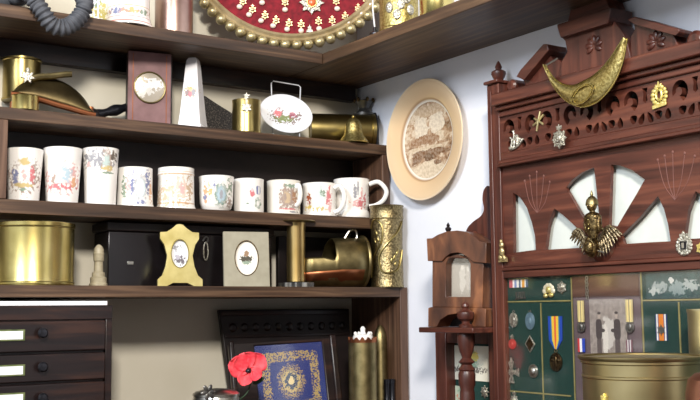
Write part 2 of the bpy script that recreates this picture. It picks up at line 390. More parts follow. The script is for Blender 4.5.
mug('mug', 'creamy white mug with sepia bands at rim and foot', 157, 195, 166.5, -0.07, ZB,
    [(-.3, .3, .9, .3, Sand, 1.6), (.3, .55, .3, .26, rgb(232, 206, 190), 1.2), (.3, .5, .16, .14, Pk, 1), (.7, .5, .16, .3, rgb(206, 178, 150), 1.4), (0, .15, 1.2, .025, rgb(200, 160, 120), .3), (0, .84, 1.2, .025, rgb(222, 190, 160), .3), (0, .9, 1.2, .012, rgb(222, 190, 160), .2)],
    [(1.03, 0), (1.03, .06), (.98, .12), (.95, .5), (.94, .82), (.97, .85), (.95, .89), (.95, 1)])
mug('mug', 'small round-based white mug with flags and a green oval portrait', 198.5, 234, 175, -0.078, ZB,
    [(-.6, .5, .13, .3, Or, 1.3), (-.35, .6, .12, .25, Gd, 1.3), (-.62, .4, .1, .1, Bl, .7), (-.1, .75, .08, .15, Bl, .8), (.28, .46, .42, .38, rgb(120, 140, 120), .5), (.28, .48, .3, .28, LB, .4), (.28, .48, .1, .14, Gy, .7), (.75, .7, .15, .22, Gn, 1.3), (.75, .25, .2, .14, Br, 1.4)],
    [(.66, 0), (.68, .03), (.84, .1), (.93, .25), (.95, .5), (.96, .8), (1.0, 1)])
mug('mug', 'straight-sided white mug with small red and blue shields near its right edge', 233.5, 264, 178, -0.074, ZB,
    [(.22, .56, .2, .14, Rd, .5), (.22, .66, .1, .07, rgb(240, 200, 200), .4), (.62, .66, .16, .13, Bl, .4, 4), (.66, .66, .05, .12, Wh, .1, 4), (.6, .28, .22, .17, Gn, .6), (.6, .28, .13, .1, Wh, .2), (-.05, .27, .12, .03, Gn, .6)],
    [(.97, 0), (.98, .04), (.98, .96), (1, 1)])
mug('mug', 'cream mug with a square brown coat of arms above a red scroll', 266.5, 300.5, 179.5, -0.074, ZB,
    [(.3, .5, .55, .36, Br, 1.1, 4), (.2, .5, .22, .2, rgb(206, 182, 150), .6), (.1, .5, .1, .12, Br, .5), (.4, .82, .3, .07, Gn, .9), (.62, .52, .15, .2, rgb(170, 130, 100), 1), (.3, .16, .55, .03, Rd, .6), (.55, .08, .35, .03, Gy, .8)],
    [(.97, 0), (.98, .04), (.98, .96), (1, 1)], handle=(1, .28, .8, .010), base=rgb(240, 235, 224), hrot=-.7)
mug('mug', 'white mug with red lions and yellow ribbon, second from right on mug shelf', 302, 336.5, 182, -0.082, ZB,
    [(-.6, .5, .15, .2, rgb(170, 90, 60), 1.1), (.55, .58, .16, .3, Rd, 1.3), (0, .66, .4, .24, rgb(212, 224, 218), 1.2), (.25, .7, .16, .12, Gn, 1.4), (-.05, .2, .6, .08, Gd, 1.1), (-.6, .25, .18, .1, rgb(224, 200, 110), 1), (.6, .25, .1, .14, Pk, 1)],
    [(1.0, 0), (1.01, .05), (.97, .12), (.95, .3), (.96, .9), (.98, 1)], handle=(1, .14, .86, .021), rot=0.0, hrot=-0.42)
mug('mug', 'largest white mug with scrolled handle and red floral print, at right end', 333, 370, 177.5, -0.090, ZB,
    [(.2, .68, .09, .24, Gy, .9), (.35, .72, .05, .2, Gy, .8), (.55, .62, .06, .2, Pk, 1), (.3, .36, .3, .1, Pk, 1.3), (.5, .36, .14, .14, Rd, 1.1), (-.1, .4, .1, .1, Or, 1.4), (.7, .45, .08, .2, Rd, 1.3), (-.4, .5, .15, .2, rgb(200, 220, 210), 1.3)],
    [(.98, 0), (1.0, .04), (.97, .14), (.88, .2), (.88, .28), (.94, .34), (.94, .9), (.98, 1)], handle=(1, .3, .88, .036), rot=0.0, hrot=-0.16)

# ================================================================ SHELF C (bottom shelf)
def place(pxc, py, Y, zb):
    p = onY(pxc, py, Y); return Vector((p.x, Y, zb)), depth(p) / FOC
# large brass canister
p, k = place(34, 250, -0.105, ZC); r = 39 * k; h = onY(36, 221, -0.165).z - ZC
t = thing('brass_canister', 'wide shiny brass canister at left end of the bottom shelf', 'canister', p)
MB().lathe([(0, 0), (r, 0), (r * 1.01, .002), (r * 1.01, .006), (r, .008), (r, h - .008), (r * 1.02, h - .007), (r * 1.02, h - .001), (r, h), (r - .003, h), (r - .003, .01), (0, .01)], seg=72).build('body', M['brass_bright'], t)
for zz in (0.0065, h - .009): MB().tube([((r + .0006) * math.cos(a * PI / 32), (r + .0006) * math.sin(a * PI / 32), zz) for a in range(64)], .0009, 6, True).build('ring', M['brass'], t)
# grey-white board behind
# turned pale ornament (lighthouse)
p, k = place(98.5, 270, -0.10, ZC)
mp_ = [(0, 0), (9 * k, 0), (9 * k, 3 * k), (8 * k, 4 * k), (8.2 * k, 9 * k), (6.5 * k, 10 * k), (6.3 * k, 14 * k), (4.6 * k, 15 * k), (4.3 * k, 25 * k), (5.2 * k, 26 * k), (5.3 * k, 32 * k), (5.6 * k, 33 * k), (4.9 * k, 35 * k), (5.1 * k, 37 * k), (3.6 * k, 40 * k), (1.5 * k, 42 * k), (0, 42.3 * k)]
M['bone'] = plain('old_bone', rgb(158, 148, 122), rgb(184, 174, 146), 0.45, 0, 60, 0.3)
o = MB().lathe(mp_, seg=32).build('turned_ornament', M['bone'], loc=p); tag(o, 'small turned cream lighthouse ornament right of the brass canister', 'ornament')
# black deed box
x0 = onY(108, 260, -0.085).x; x1 = onY(272, 260, -0.085).x
t = thing('deed_box', 'black lacquered box with a hasp behind the gilt photo frame', 'box', ((x0 + x1) / 2, -0.05, ZC))
w = (x1 - x0) / 2; hb = onY(180, 233, -0.085).z - ZC; hl = onY(180, 224.5, -0.085).z - ZC
MB().box(-w, w, -0.035, 0.04, 0.0005, hb - 0.001).build('box_body', M['lacquer'], t, bevel=.002)
MB().box(-w - .004, w + .004, -0.039, 0.043, hb, hl).build('lid', M['blackwood'], t, bevel=.002)
q = onY(130, 263, -0.085)
MB().box(q.x - p.x if False else q.x - (x0 + x1) / 2 - .006, q.x - (x0 + x1) / 2 + .006, -0.038, -0.0352, q.z - ZC - .003, q.z - ZC + .003).build('lock_plate', M['silver'], t, bevel=.0005)
# hook and ring hanging on it (padlock loop)
q = onY(207.5, 251, -0.1)
o = MB().tube([(0.005 * math.cos(a * PI / 8), -.001, 0.018 * math.sin(a * PI / 8) + .0) for a in range(16)], .0012, 6, True)
hk = MB().tube(smoothc([(-.006, .0, .020), (-.002, -.003, .028), (.004, -.003, .026), (.004, 0, .018)], 4), .0015, 6)
t2 = thing('buckle_loop', 'pale metal buckle loop hanging on the front of the black box', 'buckle', (q.x, -0.0915, q.z))
o.build('loop', M['silver_emb'], t2); hk.build('hook', M['pewter'], t2)
# gilt shaped frame
p, k = place(180, 257, -0.135, ZC)
def kp(pts, cx, cy, k): return [((a - cx) * k, (cy - b) * k) for a, b in pts]
half = [(157.5, 288), (157.5, 281), (161.5, 277), (164.5, 268), (166, 257), (163.5, 246), (160, 240), (160, 233.5), (166, 233), (170.5, 229.5), (174.5, 225.5), (177, 225)]
pts = kp([(a + 2.8, b) for a, b in half], 180, 288, k); pts = [(a * 1.14, b) for a, b in pts]; pts = pts + [(-a, b) for a, b in reversed(pts)]
# cut at foot
foot = kp([(194, 288), (190, 286), (187, 284.5), (173, 284.5), (170, 286), (166, 288)], 180, 288, k)
pts = pts + foot
t = thing('gilt_frame', 'gold waisted photo frame with an oval picture in front of the black box', 'picture frame', p, face_cam(p) * 0.55)
M['gilt'] = plain('gilt_frame', rgb(176, 162, 100), rgb(202, 190, 132), 0.38, 0.7, 30, 0.1)
tilt = Matrix.Rotation(math.radians(-6), 4, 'X')
ov = circ(0, 32 * k + .002, 8.8 * k, 36, 14.5 * k)
MB().prism(pts, -.006, .002, [ov], mx=tilt).build('frame', M['gilt'], t, bevel=.0015)
pm = paint('oval_portrait', rgb(232, 234, 238), [(-2 * k, 38 * k, 4 * k, 3.6 * k, Gy, 1.4), (0, 36 * k, 2.5 * k, 4 * k, Wh, .8), (1 * k, 27 * k, 5 * k, 4.5 * k, rgb(110, 104, 112), 1.6), (-2 * k, 30 * k, 3 * k, 3 * k, rgb(180, 176, 186), 1)], .3, 0, 260, 1, front=False)
MB().prism(circ(0, 32 * k + .002, 9.2 * k, 36, 15 * k), -.001, .0015, mx=tilt).build('picture', pm, t)
rimv = [(x, -.0065, z) for x, z in ov]
MB().tube([tilt @ Vector(v) for v in rimv], .0009, 6, True).build('oval_rim', M['brass_bright'], t)
MB().prism([(-.01, 0.0), (.01, 0.0), (.0, .06)], .024, .026, mx=Matrix.Rotation(math.radians(14), 4, 'X')).build('strut', M['blackwood'], t)
# grey rectangular frame with an oval
p, k = place(247, 262, -0.135, ZC)
t = thing('picture_frame', 'grey rectangular frame with a white oval crest, left of the brass column', 'picture frame', p, face_cam(p) * 0.6, rot=(math.radians(-7), 0, face_cam(p) * 0.6))
w = 24.5 * k * 0.95; h = 56 * k
M['greymount'] = plain('grey_mount', rgb(150, 144, 124), rgb(160, 154, 134), 0.6, 0, 60, 0.05)
MB().prism([(-w, 0), (w, 0), (w, h), (-w, h)], -.004, .006, [circ(0, h * .52, w * .5, 36, h * .31)]).build('frame', M['greymount'], t, bevel=.0012)
pm = paint('oval_crest', rgb(236, 232, 222), [(0, h * .51, w * .26, h * .07, rgb(70, 66, 50), 1.1), (0, h * .6, w * .1, h * .06, rgb(150, 120, 90), 1), (0, h * .44, w * .2, h * .03, Gn, 1)], .4, 0, 300, 1, front=False)
MB().prism(circ(0, h * .52, w * .52, 36, h * .32), -.0005, .005).build('picture', pm, t)
MB().tube([(w * .51 * math.cos(a * PI / 18), -.0045, h * .52 + h * .315 * math.sin(a * PI / 18)) for a in range(36)], .001, 6, True).build('oval_rim', M['bronze'], t)
MB().box(-.008, .008, .0065, .009, .0, h * .6).build('strut', M['blackwood'], t)
# brass column with grey foot
p, k = place(296, 255, -0.115, ZC); h = onY(296, 221, -0.115).z - ZC
t = thing('brass_column', 'polished brass shell column with flat cap on a scalloped grey foot', 'candlestick', p)
MB().lathe([(0, .012), (9.2 * k, .012), (9.2 * k, h - .012), (9.6 * k, h - .008), (9.8 * k, h - .004), (0, h - .004)], seg=48).build('column', plain('column_brass', rgb(196, 166, 104), rgb(214, 186, 126), 0.36, 1, 20, 0.04), t)
MB().lathe([(0, h - .0037), (19 * k, h - .003), (20 * k, h - .0015), (19 * k, h), (0, h)], seg=40).build('cap', M['brass_old'], t)
ft = [( (16.5 + 1.6 * math.cos(9 * a * 2 * PI / 90)) * k * math.cos(a * 2 * PI / 90), (16.5 + 1.6 * math.cos(9 * a * 2 * PI / 90)) * k * math.sin(a * 2 * PI / 90)) for a in range(90)]
MB().prism(ft, 0.0, .010, mx=Matrix.Rotation(PI / 2, 4, 'X') @ Matrix.Translation((0, 0, 0))).build('foot', M['pewter'], t, bevel=.003)
# coal scuttle
def scuttle(name, label, pxc, Y, zb, k_, rz):
    p, k = place(pxc, 265, Y, zb)
    t = thing(name, label, 'coal scuttle', p, rz)
    # body: cylinder lying along X, mouth cut away at upper left, round base plate at the right
    R = 24 * k
    V = []; F = []; n = 40; ax = [-38, -30, -22, -14, -6, 2, 12, 24, 27]
    prof = {}
    cut = {-38: (150, .45), -30: (128, .62), -22: (112, .78)}
    V = []; rows = []
    spec = [(-38, 66), (-30, 68), (-20, 72), (-13, 80), (-9, 84), (-7, 72), (-6, 40), (-5.3, 14), (-5, 0), (4, 0), (14, 0), (27, 0)]
    for x, opd in spec:
        rr = R * (0.80 + 0.20 * min(1, (x + 38) / 36.0)); op = math.radians(opd); row = []
        for i in range(n + 1):
            a = PI / 2 + op + (2 * PI - 2 * op) * i / n
            row.append((x * k, rr * math.cos(a), R + .003 + rr * math.sin(a) - (R - rr)))
        rows.append(row)
    for row in rows: V += row
    for j in range(len(rows) - 1):
        for i in range(n): F.append((j * (n + 1) + i, j * (n + 1) + i + 1, (j + 1) * (n + 1) + i + 1, (j + 1) * (n + 1) + i))
    mb = MB().add(V, F)
    o = mb.build('scoop', M['brass_old'], t); s = o.modifiers.new('solid', 'SOLIDIFY'); s.thickness = .0016; s.offset = 1
    # copper lower wrap
    V = []; F = []
    xs = [-40, -20, 0, 22]
    for x in xs:
        rr = R * (0.80 + 0.20 * min(1, (x + 38) / 36.0)) + .0016
        for i in range(17):
            a = math.radians(200) + math.radians(140) * i / 16
            V.append((x * k, rr * math.cos(a), R + .003 + rr * math.sin(a) - (R - rr)))
    for j in range(3):
        for i in range(16): F.append((j * 17 + i, j * 17 + i + 1, (j + 1) * 17 + i + 1, (j + 1) * 17 + i))
    o = MB().add(V, F).build('copper_band', M['copper'], t); s = o.modifiers.new('solid', 'SOLIDIFY'); s.thickness = .0012; s.offset = 1
    MB().lathe([(0, 0), (R * 1.08, 0), (R * 1.1, .002), (R * 1.1, .005), (R * 1.0, .006), (0, .0055)], seg=48, mx=Matrix.Translation((26 * k, 0, R * 1.1)) @ Matrix.Rotation(PI / 2, 4, 'Y')).build('base_plate', M['brass_old'], t)
    hp = smoothc([(8 * k, -.004, 2 * R - .0), (14 * k, -.004, 2 * R + 9 * k), (20 * k, -.004, 2 * R + 10 * k), (22 * k, -.003, 2 * R + 4 * k), (18 * k, -.006, 2 * R - 6 * k), (14 * k, -.016, 2 * R - 16 * k), (12 * k, -.022, R * 1.1)], 5)
    MB().tube(hp, .0028, 8).build('handle', M['silver'], t)
    return t
scuttle('coal_scuttle', 'miniature brass and copper coal scuttle left of the embossed brass vase', 336, -0.105, ZC, 1, math.radians(-14))
# embossed brass vase
p, k = place(386.5, 250, -0.135, ZC); h = onY(386.5, 205.5, -0.135).z - ZC
p.x = min(p.x, -0.024); r = 17 * k
p = onY(387, 250, -0.163); p.z = ZC; p.x = min(p.x, -.037)
t = thing('embossed_vase', 'tall brass shell case vase embossed with leaves and loops, right end of bottom shelf', 'vase', p, face_cam(p))
r = 16.0 * depth(p) / FOC; h = onY(386.5, 206, -.163).z - ZC
MB().lathe([(0, 0), (r * 1.04, 0), (r * 1.05, .003), (r * 1.02, .005), (r, .022), (r * 1.02, .03), (r, .035), (r * .98, h * .5), (r, h - .03), (r * 1.06, h - .028), (r * 1.06, h - .024), (r * 1.03, h - .02), (r * 1.04, h - .004), (r * 1.1, h - .001), (r * 1.08, h), (r * .98, h - .002), (r * .9, .01), (0, .01)], seg=64).build('body', M['brass_emb'], t)
def loop_on(pts, rr=.0022):
    return MB().tube([((r + .0005) * math.sin(a), -(r + .0005) * math.cos(a), z) for a, z in smoothc(pts, 6)], rr, 8)
loop_on([(-1.3, h * .72), (-.9, h * .82), (-.3, h * .74), (-.35, h * .55), (-.8, h * .42), (-1.2, h * .3), (-1.3, h * .12)]).build('strap', M['brass'], t)
loop_on([(1.2, h * .8), (.7, h * .66), (-.1, h * .5), (-.5, h * .36), (-.35, h * .2), (.2, h * .17), (.8, h * .24), (1.2, h * .45)]).build('strap', M['brass'], t)
for a, z, s_ in ((-.75, .66, 1), (-.6, .58, .8), (-.85, .56, .8), (.5, .36, 1), (.3, .32, .9), (.7, .42, .9), (.55, .28, .8)):
    MB().ball((0, 0, 0), (.0035 * s_, .0015, .0075 * s_), mx=Matrix.Translation(((r) * math.sin(a), -r * math.cos(a), h * z)) @ Matrix.Rotation(a, 4, 'Z') @ Matrix.Rotation(a * .6, 4, 'Y')).build('leaf', M['brass'], t)

# dark board added to fill in the shadow behind the column
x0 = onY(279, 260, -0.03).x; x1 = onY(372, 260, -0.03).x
o = MB().box(-(x1 - x0) / 2, (x1 - x0) / 2, -.006, .006, 0, .112).build('shade_board', M['blackwood'], loc=((x0 + x1) / 2, -.022, ZC), bevel=.001)
tag(o, 'dark board added as shade behind the brass column and coal scuttle', 'board')

# ================================================================ SHELF A
# trench-art cap
p, k = place(45, 85, -0.07, ZA)
t = thing('peaked_cap', 'brass peaked cap made from a shell, at left end of upper shelf', 'trench art', p, face_cam(p) * .7)
def P2(px, py, cx=45, cy=107): return ((px - cx) * k, (cy - py) * k)
cx_, cz_ = P2(24, 68)
# crown: upright shell case
MB().lathe([(0, 0), (19 * k, 0), (19.5 * k, .003), (18.5 * k, .006), (18.5 * k, 40 * k), (19.5 * k, 41 * k), (19.3 * k, 43 * k), (17.8 * k, 43 * k), (17.5 * k, 3 * k), (0, 3 * k)], c=(cx_, 20 * k, 18 * k), seg=48).build('crown', M['brass'], t)
V = []; F = []
out = smoothc([P2(14, 84), P2(22, 74), P2(38, 66), P2(56, 67), P2(72, 74), P2(85, 86), P2(93, 100)], 4)
low = smoothc([P2(12, 87), P2(24, 88), P2(40, 91), P2(56, 95), P2(70, 98), P2(82, 101), P2(93, 103)], 4)
n = len(out)
for q in range(9):
    s_ = q / 8.0
    for i in range(n):
        a, b = out[i], low[i]; x = a[0] * (1 - s_) + b[0] * s_; z = a[1] * (1 - s_) + b[1] * s_
        V.append((x, -.032 * math.sin(s_ * PI * .55) + .006, z))
for q in range(8):
    for i in range(n - 1): F.append((q * n + i, (q + 1) * n + i, (q + 1) * n + i + 1, q * n + i + 1))
o = MB().add(V, F).build('peak', plain('dull_peak_brass', rgb(84, 72, 48), rgb(112, 98, 66), .42, .9, 30, .3), t); s_ = o.modifiers.new('solid', 'SOLIDIFY'); s_.thickness = .0018
MB().tube([(x, -.026, z - .0035) for x, z in low], [.0055] * n, 10).build('copper_band', M['copper'], t)
stp = smoothc([P2(28, 72), P2(38, 68), P2(50, 66.5), P2(62, 64), P2(70, 63)], 4)
MB().tube([(x, -.012, z) for x, z in stp], [.0058] * len(stp), 8).build('strap', M['brass_old'], t)
bx_, bz_ = P2(27, 71)
MB().prism(star(bx_, bz_, 7.5 * k, 4 * k, 7), -.034, -.030).ball((bx_, -.033, bz_ + 6 * k), (.004, .003, .005)).build('badge', M['silver_emb'], t, bevel=.001)
MB().tube([(bx_, -.031, bz_), (bx_, .0, bz_)], .002, 6).build('badge_pin', M['brass_old'], t)
for dx in (-5, 70):
    x_, z_ = P2(20 + dx, 96)
    MB().lathe([(0, 0), (3 * k, 0), (3 * k, z_ + .004), (0, z_ + .004)], c=(x_, 0, 0), seg=16).build('foot', M['copper'], t)
p2, k2 = place(25.5, 100, -0.108, ZA)
o = MB().lathe([(0, 0), (13 * k2, 0), (13.2 * k2, .002), (13 * k2, 14 * k2), (13.6 * k2, 15 * k2), (12.6 * k2, 15.5 * k2), (12.2 * k2, .004), (0, .004)], seg=40).build('brass_ashtray', M['brass_bright'], loc=p2)
tag(o, 'short bright brass pot under the peak of the brass cap', 'pot')
# dark truncheon / carved club
a = onY(92, 108, -0.05); b = onY(126, 96, -0.05)
t = thing('carved_club', 'black carved club lying behind the pink framed plaque', 'club', (a.x, -.05, ZA))
c0 = Vector((0, 0, .0145)); d0 = Vector((b.x - a.x + .06, .014, .046))
pts = [c0 + d0 * (i / 16.0) for i in range(17)]
MB().tube([tuple(q) for q in pts], [.0095 + .002 * math.sin(i * 1.3) for i in range(17)], 12).build('shaft', M['black'], t)
MB().ball((0, 0, .0152), (.017, .015, .015)).build('pommel', M['blackwood'], t)
# plaque
pl, k = place(149, 90, -0.075, ZA)
t = thing('framed_plaque', 'mauve leather standing plaque with a round gilt-rimmed relief', 'plaque', pl, face_cam(pl) * 0.45)
w = 21.5 * k; h = onY(149, 53, -.075).z - ZA
M['mauve'] = plain('mauve_leather', rgb(112, 80, 80), rgb(134, 100, 100), 0.5, 0, 30, 0.1)
MB().box(-w, w, -.006, .0, 0, h).build('front_board', M['mauve'], t, bevel=.001)
MB().box(-w + .001, w + .004, .0003, .022, 0, h - .001).build('case', M['blackwood'], t, bevel=.001)
for x_ in (-w * .78,): MB().box(x_ - .0006, x_ + .0006, -.0068, -.0061, .004, h - .004).box(-x_ - .0006, -x_ + .0006, -.0068, -.0061, .004, h - .004).build('tooling', M['copper'], t)
cz0 = h * .52; rr = 15.5 * k
MB().tube([(rr * math.cos(a * PI / 24), -.008, cz0 + rr * math.sin(a * PI / 24)) for a in range(48)], .0016, 8, True).build('rim', M['brass_old'], t)
MB().lathe([(0, .004), (rr * .5, .0035), (rr, .0)], seg=40, mx=Matrix.Translation((0, -.0065, cz0)) @ Matrix.Rotation(PI / 2, 4, 'X')).build('relief', paint('relief_scene', rgb(186, 176, 160), [(rr * .2, cz0 + rr * .2, rr * .7, rr * .35, rgb(236, 234, 230), 1.4), (-rr * .3, cz0 - rr * .35, rr * .5, rr * .3, rgb(222, 218, 210), 1.6)], .3, .3, 160, 1, bmp=.5, front=False), t)
# china obelisk
p, k = place(193, 95, -0.085, ZA); h = onY(193, 57.5, -.085).z - ZA
t = thing('china_tower', 'white crested china tower ornament right of the mauve plaque', 'ornament', p, face_cam(p) - .35)
def frust(levels, mi=0):
    V = []; F = []
    for hw, z in levels: V += [(-hw, -hw, z), (hw, -hw, z), (hw, hw, z), (-hw, hw, z)]
    for i in range(len(levels) - 1):
        for j in range(4): F.append((i * 4 + j, i * 4 + (j + 1) % 4, (i + 1) * 4 + (j + 1) % 4, (i + 1) * 4 + j))
    F.append((3, 2, 1, 0)); n_ = len(levels) * 4; F.append((n_ - 4, n_ - 3, n_ - 2, n_ - 1))
    return MB().add(V, F, mi)
pm = paint('crested_china', rgb(238, 236, 238), [(0.001, h * .50, .013, h * .085, rgb(190, 160, 110), 1.1), (-.006, h * .49, .0045, h * .05, rgb(120, 84, 70), .8), (.007, h * .49, .0045, h * .05, rgb(110, 96, 90), .8), (0, h * .47, .004, h * .045, rgb(170, 60, 60), .6), (0, h * .55, .004, h * .02, rgb(190, 150, 60), .4), (.001, h * .3, .004, h * .03, rgb(170, 168, 166), .6)], .18, 0, 300, 1, .3)
kk = k * .82
kk = k * .74
frust([(17.5 * kk, 0), (17.5 * kk, 4 * kk), (15.5 * kk, 6 * kk), (13.5 * kk, 24 * kk), (8.2 * kk, h - 11 * kk), (7.4 * kk, h - 5 * kk), (5.5 * kk, h - 1.5 * kk), (2.5 * kk, h - .2 * kk), (0.001, h)]).build('tower', pm, t, bevel=.0015)
# dark speckled wedge
p, k = place(216, 112, -0.045, ZA)
z0 = ZA
pp = [(onY(a, b, -.045).x - p.x, max(onY(a, b, -.045).z - ZA, 0)) for a, b in ((186, 92), (203, 97), (215, 105), (228, 113), (238, 122), (240, 134), (186, 134))]
o = MB().prism(pp, -.014, .014).build('folded_cap', M['speck'], loc=p, bevel=.004, seg=3); tag(o, 'dark speckled folded cap sloping down behind the white china tower', 'cap')
# little brass pot w/ thistle badge
p, k = place(246.5, 115, -0.095, ZA); h = onY(246.5, 101, -.095).z - ZA
t = thing('brass_pot', 'small brass pot with a silver thistle badge, left of the oval dish', 'pot', p, face_cam(p)); r = 14.5 * k
MB().lathe([(0, 0), (r, 0), (r * 1.02, .002), (r, .004), (r * .98, h * .9), (r, h), (r * .94, h), (r * .92, .004), (0, .004)], seg=40).build('body', M['brass'], t)
MB().prism(star(0, h * .72, 5.5 * k, 3.4 * k, 6), -r - .003, -r + .003).prism(star(0, h + 2 * k, 4.4 * k, 1.6 * k, 5), -r - .002, -r + .001).box(-.002, .002, -r - .002, -r + .001, h * .6, h * 1.05).build('badge', M['silver_emb'], t, bevel=.0008)
# oval dish on wire stand
p, k = place(286, 115, -0.095, ZA)
t = thing('plate_stand', 'white wire stand holding up the small oval dish', 'plate stand', p, face_cam(p) * .9)
zh = (137 - 78) * k
MB().tube([(-13 * k, .012, .001), (-13.5 * k, .010, zh * .5), (-14.5 * k, .0105, zh - 2 * k), (-12.5 * k, .0105, zh), (13 * k, .0105, zh - 4 * k), (15 * k, .0105, zh - 6 * k), (14 * k, .010, zh * .5), (13 * k, .012, .001)], .0013, 8).build('back_wire', M['white_metal'], t)
MB().tube([(-13 * k, .012, .0013), (-13 * k, -.016, .0013), (-13 * k, -.018, .007)], .0013, 8).build('foot_wire', M['white_metal'], t)
MB().tube([(13 * k, .012, .0013), (13 * k, -.016, .0013), (13 * k, -.018, .007)], .0013, 8).build('foot_wire', M['white_metal'], t)
dish = thing('oval_dish', 'white oval china dish with printed figures on a wire stand', 'dish', p + Vector((0, 0, 0.0028)), rot=(math.radians(-9), math.radians(0), face_cam(p) * .9))
a_, b_ = 26.5 * k, 19.5 * k
Q = Matrix.Translation((0, -.002, b_ * 1.12)) @ Matrix.Rotation(math.radians(18), 4, 'Y') @ Matrix.Diagonal((a_, a_, b_, 1)) @ Matrix.Rotation(PI / 2, 4, 'X')
pm = paint('dish_print', rgb(232, 234, 238), [(0, b_ * 1.05, a_ * .5, b_ * .38, rgb(134, 116, 112), 1.8), (-a_ * .05, b_ * .95, a_ * .35, b_ * .22, rgb(130, 140, 96), 1.6), (-.3 * a_, b_ * 1.2, a_ * .14, b_ * .2, Rd, 1.4), (.25 * a_, b_ * 1.15, a_ * .14, b_ * .2, rgb(150, 80, 96), 1.4), (0, b_ * 1.2, a_ * .12, b_ * .14, Wh, 1)], .15, 0, 300, 1, .3, front=False)
th = .003 / a_
MB().lathe([(0, .08), (.55, .08), (.72, .1), (1.0, .26), (1.01, .28), (.99, .30), (.7, .16), (.55, .13), (0, .13)], seg=56, mx=Q).build('dish', pm, dish)
# lying shell case
p, k = place(344, 123, -0.055, ZA)
p.y = -.052; t = thing('lying_shell_case', 'brass shell case lying on its side behind the small brass bell', 'shell case', p, math.radians(-24)); r = 16.5 * k
MX = Matrix.Translation((-34 * k, 0, r + .0015)) @ Matrix.Rotation(PI / 2, 4, 'Y')
MB().lathe([(r * .93, .02), (r * .95, 0), (r, 0), (r, 58 * k), (r * .98, 60 * k), (r * .98, 61 * k), (r * 1.06, 61.5 * k), (r * 1.06, 65 * k), (r * .4, 65 * k), (r * .38, 64.5 * k), (0, 64.5 * k)], seg=48, mx=MX).build('case', M['brass'], t)
MB().lathe([(r * .94, .001), (r * .5, .0008), (r * .48, .002), (0, .002)], seg=48, mx=MX).build('base_cap', M['brass_old'], t)
# bell
p, k = place(353.5, 132, -0.112, ZA)
t = thing('brass_bell', 'small embossed brass bell in front of the lying shell case', 'bell', p)
MB().lathe([(14.5 * k, 0), (15 * k, 1 * k), (13.5 * k, 3.5 * k), (10 * k, 8 * k), (8.6 * k, 13 * k), (7.8 * k, 19 * k), (6 * k, 23 * k), (3 * k, 25.3 * k), (0, 25.8 * k)], seg=40).build('bell', M['gold_emb'], t)
MB().ball((0, 0, 27 * k), 2 * k).build('loop', M['brass'], t)
# dark plume helmet ornament on the shell case
q = onY(364, 108, -0.055); t = thing('dark_figure', 'dark metal crown-shaped ornament on top of the lying shell case', 'ornament', (q.x, -0.055, ZA + 2 * r + .0015 + .0007)); 
s_ = k * 1.0
zb_ = 0
MB().lathe([(0, 0), (11 * s_, 0), (10.5 * s_, 3 * s_), (6.5 * s_, 5 * s_), (5 * s_, 8 * s_), (7 * s_, 12 * s_), (9.5 * s_, 15 * s_), (8 * s_, 16 * s_), (4 * s_, 14 * s_), (0, 13 * s_)], seg=28).build('body', M['pewter'], t)
for i in range(6):
    a = i * PI / 3 + .3; MB().ball((9.5 * s_ * math.cos(a), 9.5 * s_ * math.sin(a), 16.5 * s_), (1.8 * s_, 1.8 * s_, 2.6 * s_), seg=10, rings=6).build('point', M['bronze'], t)
# dark item by the wall
q = onY(383.5, 122, -0.04)
o = MB().lathe([(0, 0), (.009, 0), (.0095, .003), (.0085, .02), (.0085, .06), (.0065, .068), (.003, .078), (0, .08)], seg=24).build('dark_flask', M['black'], loc=(-.014, -.088, ZA))
tag(o, 'narrow black flask at the right end of the upper shelf by the wall', 'flask')

# ================================================================ TOP SHELF
# hose and gas mask
p = onY(18, 10, -0.13)
t = thing('gas_mask', 'dark grey rubber gas mask with ribbed hose drooping over the top shelf', 'gas mask', (p.x, -.11, ZT))
o3 = Vector(t.location); hd = -.182
hp = [onY(a, b, hd) - o3 for a, b in ((18, 4), (28, 4), (38, 6), (44, 14), (50, 23), (58, 27.5), (66, 27), (75, 22), (82, 13), (85, 4), (86, -8), (84, -20))]
hp[0].y = .05 + 0; hp[1].y = -.05; hp[2].y = -.066; hp[0].z = .03; hp[1].z = .026; hp[2].z = hp[2].z + .004
hp[-1].y = -.02; hp[-2].y = -.05
pp = smoothc([tuple(q) for q in hp], 14)
L_ = 0; rad = []
for i, q in enumerate(pp):
    if i: L_ += (Vector(q) - Vector(pp[i - 1])).length
    rad.append(.0142 + .0020 * math.sin(L_ / .0085 * 2 * PI))
MB().tube(pp, rad, 20).build('hose', M['rubber'], t, angle=80)
mk = MB().ball((-.03, .02, .055), (.055, .05, .065)).ball((.0, -.02, .03), (.022, .02, .02))
mk.v = [Vector((v.x, v.y, max(v.z, .0008))) for v in mk.v]
mk.build('face_piece', plain('mask_rubber', rgb(70, 74, 80), rgb(90, 94, 100), .6, 0, 40, .2), t)
for sx_ in (-.045, -.01): MB().lathe([(0, .004), (.015, .003), (.017, 0), (.017, -.006)], seg=24, mx=Matrix.Translation((sx_, -.026, .08)) @ Matrix.Rotation(PI / 2, 4, 'X')).build('eyepiece', M['black'], t)
